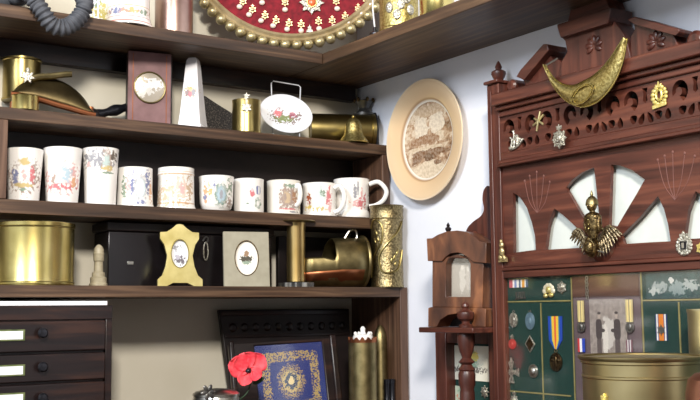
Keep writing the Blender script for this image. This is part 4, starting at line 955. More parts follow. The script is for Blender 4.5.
# pediment
def ped(name, pts, da, db, mat=M['mahog'], bev=.0015):
    MB().prism(OM([RP(a, b, db) for a, b in pts]), -db, -da).build(name, mat, om, bevel=bev)
DP = .045
ped('pediment_side', [(528, 93), (523, 80), (519, 77), (543, 47), (547, 46), (549, 54), (553, 59), (560, 60), (566, 70), (568, 84)], .015, DP)
ped('raking_moulding', [(516, 76.5), (520, 70), (543, 44), (547.5, 44), (548.5, 50), (524, 80)], .012, DP + .014, M['mahog_h'])
ped('pediment_block', [(553, 88), (561, 62), (567, 52), (565, 41), (560, 36), (610, 18), (615, 22), (623, 32), (627, 41), (631, 60), (640, 66)], .010, DP + .004, M['mahog'])
dc = DP + .016
q0 = RP(557, 27, dc); q1 = RP(611, 12, dc); zb_ = RP(566, 36, dc)[1]
zcap = ZT0 - .001
MB().prism(OM([(q0[0], q0[1]), (q0[0] + .007, zb_), (q1[0] - .007, zb_), (q1[0], q0[1]), (q1[0], q0[1] + .005), (q0[0], q0[1] + .005)]), -dc, -.008).build('pediment_cap', M['mahog_h'], om, bevel=.0015)
MB().prism(OM([(q0[0] + .012, q0[1] + .0052), (q1[0] - .012, q0[1] + .0052), (q1[0] - .020, min(zcap, q0[1] + .03)), (q0[0] + .020, min(zcap, q0[1] + .03))]), -dc + .012, -.008).build('pediment_top', M['mahog_h'], om, bevel=.0015)
ped('pediment_side', [(630, 63), (630.5, 37), (634.5, 29), (633, 22), (636, 20), (675, 31), (674, 35), (677, 43), (683, 49.5), (690, 50), (693, 46), (700, 46), (702, 60), (660, 72)], .015, DP)
ped('raking_moulding', [(627, 19.5), (634.5, 16.5), (679.5, 29), (679, 32.5), (675, 35.5), (633, 24)], .012, DP + .014, M['mahog_h'])
# relief carving on pediment
for (ax, ay, ds) in ((594, 46, DP + .004), (656, 42, DP)):
    q = RP(ax, ay, ds)
    for j in range(7):
        an = math.radians(-30 + 40 * j); L_ = .017
        MB().ball((0, 0, 0), (L_ * .5, .0028, .0048), mx=Matrix.Translation((q[0] - u0 + L_ * .62 * math.cos(an), -ds - .0006, q[1] - z0 + L_ * .62 * math.sin(an))) @ Matrix.Rotation(-an, 4, 'Y'), seg=12, rings=8).build('carved_leaf', M['mahog'], om)
# scroll near finial, ball at right
q = RP(515, 86, .04); MB().lathe([(0, .022), (.008, .022), (.0115, .018), (.0115, -.018), (0, -.018)], seg=28, mx=Matrix.Translation((q[0] - u0, -.03, q[1] - z0)) @ Matrix.Rotation(PI / 2, 4, 'X')).build('scroll', M['mahog'], om)
mb = MB(); rbox(mb, uP, q[0] + .002, .01, .045, zc1, q[1] + .004); mb.build('scroll_base', M['mahog_h'], om, bevel=.002)
q = RP(698, 41, .045); MB().lathe([(0, .020), (.010, .020), (.0155, .016), (.0155, -.02), (0, -.02)], seg=28, mx=Matrix.Translation((q[0] - u0, -.035, q[1] - z0)) @ Matrix.Rotation(PI / 2, 4, 'X')).build('scroll', M['mahog'], om)
# finial on post
q = RP(500, 82, .035); s_ = .00185
MB().lathe([(0, 0), (6.5 * s_, 0), (6.5 * s_, 2 * s_), (3.5 * s_, 3.5 * s_), (5.5 * s_, 6.5 * s_), (7.6 * s_, 11 * s_), (7.2 * s_, 13.5 * s_), (4.6 * s_, 15 * s_), (2.8 * s_, 16 * s_), (3.6 * s_, 18 * s_), (2.6 * s_, 21 * s_), (1 * s_, 24 * s_), (0, 25 * s_)], c=(q[0] - u0, -.038, zpt + .006 - z0), seg=28).build('finial', M['mahog'], om)
# side bracket scroll left of the post
br = [R(490, 186, .02), R(486.5, 191, .02), R(485.5, 200, .02), R(487, 209, .02), R(484, 216, .02), R(476, 222, .02), R(470, 229, .02), R(468.5, 238, .02), R(471, 246, .02), R(478, 262, .02), R(478, 330, .02), R(492, 330, .02)]
MB().prism(OM(smoothc(br[:9], 4) + br[9:]), -.028, -.002).build('side_bracket', M['mahog'], om, bevel=.002)
q = R(474, 236, .028); MB().lathe([(0, .006), (.006, .006), (.0095, 0)], seg=20, mx=Matrix.Translation((q[0] - u0 + .002, -.028, q[1] - z0)) @ Matrix.Rotation(PI / 2, 4, 'X')).build('bracket_boss', M['mahog_h'], om)
# wing: shelf, column, frame
WD = .118
ws = R(418.5, 330, WD); zs1 = R(450, 327.5, WD)[1]; zs0 = R(450, 333, WD)[1]
mb = MB(); rbox(mb, ws[0], uL - .0005, .002, WD, zs0, zs1); mb.build('wing_shelf', M['mahog_h'], om, bevel=.002)
wl_ = R(436, 350, .03)[0]; wl2 = R(446.5, 350, .03)[0]; wr1 = R(489, 350, .03)[0]
ztr = R(450, 343, .03)[1]
mb = MB(); rbox(mb, wl_, wl2, .002, .032, ZW + .001, zs0 - .0003); rbox(mb, wr1, uL - .0005, .002, .032, ZW + .001, zs0 - .0003); rbox(mb, wl2, wr1, .002, .030, ztr, zs0 - .0003); rbox(mb, wl2, wr1, .002, .030, ZW + .001, ZW + .04)
mb.build('wing_frame', M['mahog'], om, bevel=.0015)
mb = MB(); rbox(mb, wl2, wr1, .003, .008, ZW + .04, ztr); mb.build('wing_backing', M['felt'], om)
cq = R(466, 333, WD - .022); cu = cq[0]; ct = zs0
s_ = depth((-(WD - .02), -cu, 1.3)) / FOC
colp = [(9, 73), (9, 68), (4.5, 66), (5.5, 60), (7, 56), (8.2, 50), (5.6, 45), (7.8, 41), (6.4, 38), (8.3, 34), (8.3, 25), (6, 23), (7.8, 21), (5.4, 19.5), (4.5, 18)]
H_ = zs0 - ZW
prof = [(0, 0), (.018, 0), (.018, .012), (.012, .014), (.009, .03)]
prof += [(.0105, .05), (.0145, .07)]
def cz_(py): return R(466, py, WD - .022)[1] - ZW
for hw, py in ((7.4, 392), (6.8, 389), (8.4, 384), (8.6, 374), (7.5, 371), (8.6, 369.5), (6.8, 367), (5.2, 364.5), (8.4, 362), (4.6, 358), (5.5, 355), (7.2, 350), (8.6, 343), (8.8, 337), (8.4, 334)):
    prof.append((hw * s_, cz_(py)))
prof = [q for q in prof if q[1] < H_ - .001] + [(8.2 * s_, H_ - .0003), (0, H_ - .0003)]
MB().lathe(prof, c=(cu - u0, -(WD - .022), 0), seg=36).build('column', M['mahog'], om)
MB().lathe([(0, 0), (7 * s_, 0), (7.2 * s_, 2 * s_), (4 * s_, 4 * s_), (4.2 * s_, 6 * s_), (7.8 * s_, 8.5 * s_), (9 * s_, 12 * s_), (8.4 * s_, 15 * s_), (4.5 * s_, 17.5 * s_), (3 * s_, 19 * s_), (4.4 * s_, 21 * s_), (3.8 * s_, 23.5 * s_), (1.2 * s_, 25.5 * s_), (0, 26 * s_)], c=(cu - u0, -(WD - .022), zs1 - z0), seg=32).build('column_finial', M['mahog'], om)
# medal panel: felt, gilt beading, glass
pz1 = zr0 - .008
mb = MB(); rbox(mb, uP, uE - .03, .050, .0605, ZW + .03, pz1); mb.build('felt_board', M['felt'], om)
FD = .0605
def bead(px0, py0, px1, py1, w_=.0011):
    a = RP(px0, py0, FD); b_ = RP(px1, py1, FD)
    mb_ = MB()
    if abs(px1 - px0) > abs(py1 - py0): rbox(mb_, a[0], b_[0], FD, FD + .0014, a[1] - w_, a[1] + w_)
    else: rbox(mb_, a[0] - w_, a[0] + w_, FD, FD + .0014, b_[1], a[1])
    mb_.build('gilt_beading', M['goldline'], om)
bead(500, 302, 571, 302); bead(541, 303, 541, 420); bead(571.5, 277, 571.5, 420); bead(500, 390, 571, 390); bead(641, 272, 641, 420); bead(642, 300.5, 720, 300.5); bead(679, 302, 679, 420)
a = RP(572.8, 276, FD); b_ = RP(639.8, 276, FD)
mb = MB(); rbox(mb, a[0], b_[0], FD, FD + .001, ZW + .04, pz1 - .002); mb.build('centre_panel', plain('mauve_brown_card', rgb(92, 78, 82), rgb(110, 94, 96), .7, 0, 20, 0), om)
a2 = RP(573, 297, FD); mb = MB(); rbox(mb, a[0] + .001, b_[0] - .001, FD + .001, FD + .003, a2[1], pz1 - .003); mb.build('name_board', wood('brown_name_board', rgb(66, 42, 34), rgb(92, 62, 50), rgb(110, 78, 62), (6, 60, 60)), om)
mb = MB(); rbox(mb, uP + .0005, uE - .031, .0685, .0692, ZW + .031, pz1 - .0005); mb.build('glass', glass_pane('case_glass', .085), om)
mb = MB(); rbox(mb, uP, uE - .03, .002, OD, ZW + .001, ZW + .03); mb.build('bottom_rail', M['mahog_h'], om, bevel=.002)

# ---------------- mantel
mt_ = thing('mantelpiece', 'dark wooden mantel shelf under the overmantel', 'mantelpiece', (-.15, -.98, 0))
L(mt_, MB().box(-.33, -.001, -1.62, -.37, ZW - .035, ZW)).build('mantel_shelf', M['mahog_h'], mt_, bevel=.003)
L(mt_, MB().box(-.22, -.001, -.66, -.42, 0, ZW - .036)).build('pilaster', M['mahog'], mt_, bevel=.003)
L(mt_, MB().box(-.22, -.001, -1.56, -1.32, 0, ZW - .036)).build('pilaster', M['mahog'], mt_, bevel=.003)
L(mt_, MB().box(-.20, -.001, -1.319, -.661, .9, ZW - .036)).build('frieze_panel', M['mahog'], mt_, bevel=.002)

# ---------------- watch stand on the wing shelf
cd_ = .075
def C(px, py, d=cd_ + .02): return RP(px, py, d)
cu0 = C(455, 326)[0]
t = thing('watch_stand', 'walnut arched watch stand with finial on the overmantel side shelf', 'watch stand', (-.056, -cu0, zs1 + .0005), RROT + math.radians(18)); t.scale = (.80, 1, 1)
fd = .033
def CS(pts): 
    return [(RP(a, b, .052 + fd)[0] - cu0, max(RP(a, b, .052 + fd)[1] - zs1 - .0005, 0)) for a, b in pts]
base = CS([(428, 330), (428, 308), (431, 307), (478, 308), (482, 309), (482, 330), (469, 330), (468, 322), (463, 316), (455, 313.5), (446, 315), (439, 320), (436, 330)])
MB().prism(base, -fd, .012).build('base', M['walnut'], t, bevel=.001)
body = CS([(431, 307), (431, 257), (479, 257), (478, 308)])
opening = CS([(443.5, 297), (443.5, 264), (446, 259), (450, 256.5), (455, 255.5), (460, 256.5), (464, 259), (466.5, 264), (466.5, 297)])
MB().prism(body, -fd + .003, .010, [opening]).build('case', M['walnut'], t, bevel=.001)
hood = CS([(428, 262), (427, 240), (432, 239.5), (437, 236), (445, 232.5), (455, 231), (465, 232.5), (472, 236.5), (477, 241), (483, 242), (483, 263), (470, 262), (466, 258), (460, 254), (455, 253), (449, 254), (444, 258), (441, 262)])
MB().prism(hood, -fd - .002, .011).build('hood', M['walnut'], t, bevel=.001)
MB().prism(CS([(433, 330), (433, 309), (472, 309), (472, 330)]), .0125, .0145).build('arch_light_block', M['blackwood'], t)  # dark sheet added to stop light showing through the base arch
bx_ = CS([(433, 305), (433, 262), (477, 262), (476, 305)])
MB().prism(bx_, .006, .0098).build('back', M['walnut'], t)
cen = CS([(455, 276)])[0]
gm = paint('pale_figure_card', rgb(176, 168, 156), [(cen[0] - .004, cen[1] - .004, .008, .026, rgb(206, 200, 190), 1), (cen[0] + .012, cen[1] - .006, .006, .024, rgb(194, 186, 176), 1), (cen[0] - .004, cen[1] + .016, .004, .005, rgb(222, 216, 206), .4), (cen[0] + .012, cen[1] + .013, .004, .005, rgb(216, 210, 200), .4), (cen[0], cen[1] + .032, .03, .008, rgb(120, 108, 96), .5)], .5, 0, 150, .8, front=False)
ins = CS([(441, 300), (441, 254), (469, 254), (469, 300)])
MB().prism(ins, -.010, -.006).build('figure_card', gm, t)
MB().prism(ins, -fd + .014, -fd + .0155).build('glass', glass_pane('stand_glass', .12), t)
MB().lathe([(0, 0), (.008, 0), (.008, .002), (.003, .004), (.0065, .009), (.007, .012), (.003, .015), (.004, .018), (.0, .024)], c=(CS([(441, 234)])[0][0], -.012, CS([(441, 234.5)])[0][1] - .001), seg=24).build('finial', M['blackwood'], t)

# card behind wing
a = RP(447, 344, .012); b_ = RP(489, 382, .012)
cc = ((a[0] + b_[0]) / 2, b_[1])
w_, h_ = (b_[0] - a[0]) / 2 - .001, a[1] - b_[1] - .002
pm = paint('printed_card', rgb(226, 222, 204), [(.012, h_ * .68, .018, .014, rgb(226, 206, 110), .7), (.004, h_ * .45, .03, .01, rgb(170, 196, 170), 1.3), (0, h_ * .3, w_ * .8, .006, rgb(120, 116, 108), 1.6), (.008, h_ * .85, .012, .006, rgb(120, 130, 100), 1.5)], .6, 0, 260, 1, front=False)
o = MB().box(-w_, w_, -.0012, 0, 0, h_).build('printed_card', pm, loc=(-.0085, -cc[0], cc[1]), rz=RROT)
tag(o, 'cream printed card with a yellow picture behind the turned column', 'card')
a = RP(447, 385, .012)
pm = paint('pale_card', rgb(196, 204, 180), [(0, -.02, .03, .006, rgb(210, 150, 120), 1.4), (-.01, -.008, .02, .006, rgb(150, 180, 150), 1.4)], .6, 0, 260, 1, front=False)
o = MB().box(-w_, -w_ + .034, -.0012, 0, -.035, 0).build('green_card', pm, loc=(-.0085, -cc[0], a[1]), rz=RROT)
tag(o, 'pale green card below the cream card behind the turned column', 'card')
q = RP(484, 392, .012)
o = MB().prism(star(0, 0, .013, .008, 8), -.003, 0).ball((0, -.003, 0), (.006, .003, .006)).build('silver_star_badge', M['silver_emb'], loc=(-.0085, -q[0], q[1]), rz=RROT, bevel=.001)
tag(o, 'silver star badge low on green felt beside the turned column', 'badge')

# ---------------- badges on the overmantel
def rbadge(name, label, px, py, d, cat='badge'):
    q = RP(px, py, d); t_ = thing(name, label, cat, (-d, -q[0], q[1]), RROT); s = depth((-d, -q[0], q[1])) / FOC
    return t_, s
sq = 1.28   # foreshortening along the wall: a pixel across covers more wall than a pixel up
# gorget
G_out = [(546.5, 66), (550, 76), (557, 89), (568, 101), (581, 107), (590, 106.5), (600, 102), (611, 91), (620, 76), (626, 58), (629.5, 39)]
G_in = [(547.5, 65), (551, 71), (557, 79), (566, 84.5), (576, 85.5), (586, 81), (595, 76), (604, 68), (613, 57), (620, 46), (626, 37)]
gd = OD + .026
go = [RP(a, b, gd) for a, b in smoothc(G_out, 5)]; gi = [RP(a, b, gd) for a, b in smoothc(G_in, 5)]
gc = RP(587, 95, gd)
t = thing('brass_gorget', 'engraved crescent brass gorget hanging across the overmantel cornice', 'gorget', (-gd, -gc[0], gc[1]), RROT)
V = []; F = []; n = len(go); K = 9
for i in range(n):
    for j in range(K):
        s_ = j / (K - 1); x = gi[i][0] * (1 - s_) + go[i][0] * s_ - gc[0]; z = gi[i][1] * (1 - s_) + go[i][1] * s_ - gc[1]
        V.append((x, -.006 * math.sin(PI * s_) - .004 + .5 * (x * x) * 0 , z))
for i in range(n - 1):
    for j in range(K - 1): F.append((i * K + j, i * K + j + 1, (i + 1) * K + j + 1, (i + 1) * K + j))
o = MB().add(V, F).build('crescent', M['gold_emb'], t, angle=80); s_ = o.modifiers.new('solid', 'SOLIDIFY'); s_.thickness = .0014
MB().tube([(a - gc[0], -.0045, b - gc[1]) for a, b in go], .0012, 6).tube([(a - gc[0], -.0045, b - gc[1]) for a, b in gi], .0010, 6).build('rim', M['brass_bright'], t)
mq = RP(587, 95, gd); 
for rr2 in (1.0, .82): MB().tube([(.0235 * rr2 * math.cos(a * PI / 16) * 1.05, -.0112, .0145 * rr2 * math.sin(a * PI / 16) + .005 * math.cos(a * PI / 16)) for a in range(32)], .0011, 6, True).build('medallion_ring', M['brass_bright'], t)
MB().tube([RPt for RPt in [(RP(547, 66, gd)[0] - gc[0], -.004, RP(547, 66, gd)[1] - gc[1]), (RP(556, 58, gd)[0] - gc[0], .004, RP(556, 58, gd)[1] - gc[1])]], .0018, 6).build('hook', M['silver'], t)
# silver cap badge lower left of frieze
t, s = rbadge('cap_badge', 'silver horse-shaped badge at the left end of the pierced frieze', 515.5, 140, OD + .001)
MB().tube(smoothc([(-.016, 0, -.012), (-.010, -.001, -.015), (.004, -.001, -.013), (.016, -.001, -.004), (.018, 0, 0)], 4), .0026, 8).tube([(-.011, 0, -.012), (-.008, 0, .002), (-.013, 0, .006)], .0022, 8).tube([(-.004, 0, -.013), (-.003, 0, .012), (-.006, 0, .018)], .0022, 8).tube([(.004, 0, -.012), (.006, 0, .002), (.004, 0, .008)], .0022, 8).tube([(.010, 0, -.009), (.012, 0, .002)], .002, 8).ball((-.001, 0, .004), (.006, .002, .005)).build('badge', M['silver_emb'], t)
t, s = rbadge('crossed_badge', 'small pale brass crossed badge on the pierced frieze', 539, 121.5, OD + .001)
MB().tube([(-.014, 0, -.005), (.0, -.002, .001), (.012, 0, .010)], .0022, 8).tube([(.011, 0, -.007), (0, -.002, .001), (-.011, 0, .007)], .0020, 8).tube([(-.006, 0, -.016), (0, -.002, 0), (.004, 0, .017)], .0020, 8).build('badge', plain('pale_brass', rgb(196, 182, 130), rgb(214, 200, 150), .35, .8, 80, .2), t)
def star_badge(name, label, px, py, d, rr, mat=M['silver_emb'], n=8, crown=True):
    t_, s = rbadge(name, label, px, py, d)
    MB().prism(star(0, 0, rr, rr * .68, n, sq=1.0), -.003, 0).prism(star(0, 0, rr * .8, rr * .55, n, a0=PI / 2 + PI / n), -.0045, 0).build('star', mat, t_, bevel=.0008)
    MB().lathe([(0, .008), (rr * .3, .0075), (rr * .42, .005), (rr * .45, 0)], seg=24, mx=Matrix.Rotation(PI / 2, 4, 'X')).build('centre', mat, t_)
    if crown: MB().prism([(-.3 * rr, rr * .9), (.3 * rr, rr * .9), (.36 * rr, rr * 1.3), (.12 * rr, rr * 1.2), (0, rr * 1.45), (-.12 * rr, rr * 1.2), (-.36 * rr, rr * 1.3)], -.003, 0).build('crown', mat, t_, bevel=.0006)
    return t_
star_badge('star_badge', 'silver eight-pointed star badge with crown on the frieze moulding', 560, 139, OD + .0135, .0175)
# gold wreath
t, s = rbadge('wreath_badge', 'bright gold wreath and crown badge at the right of the pierced frieze', 659.5, 95, OD + .001)
gb = plain('gold_badge', rgb(220, 200, 110), rgb(240, 224, 150), .35, .7, 160, .6)
mb = MB()
for sd in (-1, 1):
    for i in range(6):
        a = math.radians(-70 + i * 27); mb.ball((sd * .0125 * math.cos(a), -.001, .0135 * math.sin(a) - .001), (.0042, .002, .0038), seg=10, rings=6)
mb.build('wreath', gb, t)
MB().tube([(.0055 * math.cos(a * PI / 10), -.001, .008 * math.sin(a * PI / 10)) for a in range(20)], .0022, 8, True).build('cipher', gb, t)
MB().prism([(-.013, -.021), (.013, -.018), (.014, -.013), (-.013, -.015)], -.003, 0).build('scroll', gb, t, bevel=.0006)
MB().prism([(-.005, .011), (.005, .011), (.006, .017), (.002, .016), (0, .022), (-.002, .016), (-.006, .017)], -.003, 0).build('crown', gb, t, bevel=.0006)
# brass figure on post
t, s = rbadge('brass_figure_badge', 'small brass figure badge pinned on the post beside the left opening', 503, 252, OD + .0062)
MB().ball((.000, -.003, .012), (.0055, .004, .006)).ball((-.001, -.003, .019), (.0035, .003, .004)).ball((.0, -.003, 0), (.0065, .004, .009)).prism([(-.009, -.018), (.013, -.018), (.011, -.010), (.006, -.007), (-.005, -.006)], -.004, 0).ball((-.004, -.003, -.010), (.005, .003, .006)).ball((.005, -.003, -.011), (.005, .003, .006)).build('figure', plain('tarnished_brass', rgb(170, 150, 104), rgb(206, 188, 140), .35, .8, 200, .7, bdist=.002), t)
# oval badge right
t, s = rbadge('oval_wreath_badge', 'silver oval wreath badge with dark centre on the rail, right side', 684.5, 245.5, OD + .001)
mb = MB()
for i in range(16):
    a = 2 * PI * i / 16; mb.ball((.0125 * math.cos(a), -.001, .0125 * math.sin(a)), (.0032, .002, .0032), seg=10, rings=6)
mb.build('wreath', M['silver_emb'], t)
MB().prism(circ(0, 0, .0115, 24), -.0025, 0).build('plate', M['silver_emb'], t, bevel=.0008)
MB().prism([(-.005, -.006), (.005, -.006), (.006, .006), (-.006, .006)], -.0035, -.0026).build('dark_panel', M['black'], t)
MB().prism([(-.002, -.004), (.002, -.004), (.002, .004), (-.002, .004)], -.0045, -.0036).build('centre', M['silver'], t)
MB().prism([(-.006, .013), (.006, .013), (.007, .018), (.003, .017), (0, .022), (-.003, .017), (-.007, .018)], -.003, 0).build('crown', M['silver_emb'], t, bevel=.0006)
t, s = rbadge('gold_badge', 'gold badge at the far right edge of the rail', 702.5, 248, OD + .001)
MB().prism(star(0, 0, .010, .007, 6), -.003, 0).ball((0, -.003, 0), (.004, .003, .004)).build('badge', gb, t)
# helmet eagle plate
q = RP(597, 240, OD + .010)
t = thing('eagle_helmet_plate', 'dark bronze spread eagle plate with helmeted bust, centre of the fan', 'badge', (-(OD + .010), -q[0], q[1]), RROT)
ea = plain('eagle_bronze', rgb(66, 54, 38), rgb(150, 128, 86), .38, 1, 160, .9, bdist=.002)
MB().ball((0, -.0125, -.010), (.013, .011, .019)).ball((0, -.020, -.012), (.010, .007, .012)).build('body', ea, t)
wm_ = plain('eagle_wing_bronze', rgb(100, 86, 64), rgb(186, 170, 138), .38, .9, 220, .9, bdist=.002)
for sd in (-1, 1):
    wing = MB(); edge = smoothc([(.008, -.002), (.018, .004), (.026, .016), (.036, .020)], 3); ne = len(edge)
    wing.tube([(sd * x, -.008, z) for x, z in edge], [.0042 - .0018 * i / ne for i in range(ne)], 8)
    for i, (x, z) in enumerate(edge):
        for k2, (L1, yy) in enumerate(((.030, -.004), (.017, -.0075))):
            an = math.radians(-100 + 62 * i / (ne - 1) + k2 * 6); L2 = L1 * (1 - .25 * abs(i / ne - .4))
            wing.ball((0, 0, 0), (L2 * .5, .0016, .0024), mx=Matrix.Translation((sd * (x + L2 * .48 * math.cos(an)), yy, z + L2 * .48 * math.sin(an))) @ Matrix.Rotation(-an if sd > 0 else an + PI, 4, 'Y'), seg=10, rings=6)
    wing.build('wing', wm_, t)
for sd in (-1, 1): MB().tube([(sd * .022, -.008, -.022), (0, -.014, -.014), (-sd * .012, -.008, -.006)], .0016, 6).build('arrow', M['silver'], t)
t = thing('helmeted_bust', 'small bronze bust in a spiked helmet above the eagle plate', 'ornament', (-(OD + .0365), -RP(593, 226, OD + .036)[0], RP(593, 229, OD + .036)[1]), RROT)
MB().lathe([(0, -.016), (.007, -.015), (.0115, -.006), (.0135, .006), (.0165, .015), (.0165, .020), (.012, .0245), (.0055, .027), (.005, .032), (0, .032)], seg=28, mx=Matrix.Diagonal((1, .62, 1, 1))).ball((-.0135, 0, .008), (.004, .005, .015)).ball((.0135, 0, .008), (.004, .005, .015)).build('bust', ea, t)
for bz in (0, .007, .014): MB().ball((0, -.0095, bz), .0016, seg=8, rings=6).build('button', M['brass'], t)
MB().ball((0, -.001, .037), (.0078, .0085, .0095)).ball((0, -.009, .036), (.002, .0025, .002)).build('head', ea, t)
MB().lathe([(.0105, .038), (.0098, .042), (.0085, .047), (.005, .051), (.002, .053), (.0025, .055), (.001, .060), (0, .062)], c=(0, 0, 0), seg=24).build('helmet', M['brass_old'], t)
MB().tube([(0, -.001, .004), (0, .02, .0), (0, .03, .0)], .003, 8).build('fixing_pin', M['brass_old'], t)

# ---------------- medals on the felt
MD = FD + .0002
def med(name, label, px, py, d=MD):
    q = RP(px, py, d); return thing(name, label, 'medal', (-d, -q[0], q[1]), RROT)
def ribbon(t_, w1, w2, h_, cols, name='ribbon', z0_=0):
    n_ = len(cols); tot = sum(c_[1] for c_ in cols); x = 0; mb_ = MB(); mats = []
    for i, (cc_, ww) in enumerate(cols):
        a, b = x / tot * 2 - 1, (x + ww) / tot * 2 - 1; x += ww
        mb_.prism([(a * w2, z0_), (b * w2, z0_), (b * w1, z0_ + h_), (a * w1, z0_ + h_)], -.0014, 0, mi=i); mats.append(plain('ribbon_stripe', cc_, cc_, .8, 0, 400, .2))
    mb_.build(name, mats, t_)
silv = M['silver_emb']
def disc_medal(name, label, px, py, rx, rz_, mat, ring=True):
    t_ = med(name, label, px, py)
    MB().prism(circ(0, 0, rx, 28, rz_), -.002, 0).prism(circ(0, 0, rx * .8, 28, rz_ * .8), -.0028, -.0019).ball((0, -.0022, 0), (rx * .45, .0016, rz_ * .55), seg=12, rings=8).build('disc', mat, t_, bevel=.0005)
    if ring: MB().tube([(.0022 * math.cos(a * PI / 6), -.001, rz_ + .0022 + .0022 * math.sin(a * PI / 6)) for a in range(12)], .0006, 6, True).build('ring', M['silver'], t_)
    return t_
disc_medal('silver_medal', 'oval silver medal, top left on the green felt', 514, 320, .0108, .0130, silv)
disc_medal('blue_medal', 'pale blue-grey oval medal beside the silver one', 530.5, 321, .0115, .0150, plain('blue_enamel', rgb(96, 122, 140), rgb(120, 146, 160), .4, .3, 120, .3))
t = disc_medal('red_medal', 'round red enamel badge with a silver crown on the green felt', 512.8, 344, .0095, .0090, plain('red_enamel_badge', rgb(176, 50, 48), rgb(200, 80, 70), .35, .2, 120, .3), False)
MB().prism(star(0, .0125, .005, .003, 5), -.002, 0).build('crown', silv, t)
t = med('diamond_medal', 'brown diamond-shaped medal under the pale blue one', 530.5, 344)
MB().prism([(0, -.0155), (.0125, 0), (0, .0155), (-.0125, 0)], -.002, 0).build('rim', silv, t, bevel=.0005)
MB().prism([(0, -.012), (.0095, 0), (0, .012), (-.0095, 0)], -.0028, -.002).build('centre', M['bronze'], t)
t = med('cross_medal', 'silver cross pattee medal at lower left of the green felt', 512, 372)
ar = [(.0022, .004), (.0072, .0195), (-.0072, .0195), (-.0022, .004)]
mb = MB()
for i in range(4):
    a = i * PI / 2; mb.prism([(x * math.cos(a) - z * math.sin(a), x * math.sin(a) + z * math.cos(a)) for x, z in ar], -.0025, 0)
mb.prism(circ(0, 0, .0062, 20), -.0032, 0).prism([(-.003, .0195), (.003, .0195), (.001, .026), (-.001, .026)], -.002, 0).build('cross', silv, t, bevel=.0004)
t = disc_medal('silver_boss', 'domed silver boss right of the cross medal', 533.8, 371, .0118, .0118, M['silver'], False)
MB().ball((0, -.003, 0), (.0075, .004, .0075)).build('dome', M['silver'], t)
t = star_badge('small_star_badge', 'silver star badge at the bottom edge left of the green felt', 515, 400, MD, .0105)
# victory medal
t = med('rainbow_ribbon_medal', 'bronze medal hanging on a broad rainbow ribbon on the felt', 556.3, 349.5)
rb = [(rgb(30, 70, 170), 2), (rgb(40, 120, 150), 1), (rgb(236, 196, 60), 2), (rgb(226, 100, 60), 1.6), (rgb(236, 196, 60), 2), (rgb(40, 120, 150), 1), (rgb(30, 70, 170), 2)]
ribbon(t, .0165, .0155, .040, rb, z0_=.016); ribbon(t, .0155, .0035, .0155, rb, z0_=0.0005)
MB().tube([(.003 * math.cos(a * PI / 6), -.001, -.0025 + .003 * math.sin(a * PI / 6)) for a in range(12)], .0007, 6, True).build('ring', M['brass_old'], t)
MB().prism(circ(0, -.021, .0140, 32, .0155), -.003, 0).build('disc', M['bronze'], t, bevel=.0006)
MB().ball((0, -.003, -.021), (.004, .002, .011)).ball((-.005, -.003, -.018), (.005, .0015, .003)).ball((.005, -.003, -.018), (.005, .0015, .003)).build('relief_figure', M['bronze'], t)
# ribbon bar
q = RP(518.5, 287, MD); t = med('ribbon_bar', 'bar of pink, white, blue and orange medal ribbons at the top left', 519, 287.5)
ribbon(t, .0235, .0235, .0140, [(rgb(190, 90, 100), 3), (rgb(236, 226, 226), 1.5), (rgb(120, 140, 190), 2), (rgb(226, 224, 220), 2), (rgb(60, 84, 120), 1.6), (rgb(230, 230, 225), 1), (rgb(220, 150, 60), 2.4), (rgb(230, 230, 225), 1), (rgb(60, 84, 120), 1.6)], 'ribbon_row')
t = med('shoulder_title', 'dark metal lettered shoulder title under the ribbon bar', 520.5, 295)
mb = MB()
for i, sgn in enumerate((-1, 1, -1, 1, -1)):
    x = -.010 + i * .005; mb.tube([(x, -.001, -.005), (x, -.001, .006)], .0009, 6).tube([(x, -.001, sgn * .005), (x + .0035, -.001, sgn * .004)], .0008, 6)
mb.tube([(-.013, -.001, -.0075), (.014, -.001, -.0055)], .0009, 6).build('lettering', M['pewter'], t)
# flower badge and star at top
t = med('gold_spray_badge', 'pale gold and white spray badge above the rainbow ribbon', 549.5, 291)
mb = MB(); mb2 = MB()
for i in range(6):
    a = math.radians(10 + 32 * i); mb.ball((.010 * math.cos(a), -.002, .011 * math.sin(a) - .002), (.0055, .002, .005), seg=10, rings=6)
mb.build('spray', plain('cream_enamel', rgb(214, 206, 170), rgb(236, 230, 206), .4, .2, 200, .4), t)
mb2.ball((0, -.003, .002), (.006, .003, .006)).ball((.006, -.003, -.007), (.006, .003, .004)).ball((-.007, -.003, -.008), (.005, .003, .004)).build('centre', gb, t)
star_badge('white_star_badge', 'small white star badge right of the gold spray badge', 562.5, 287.5, MD, .0115, n=6, crown=False)
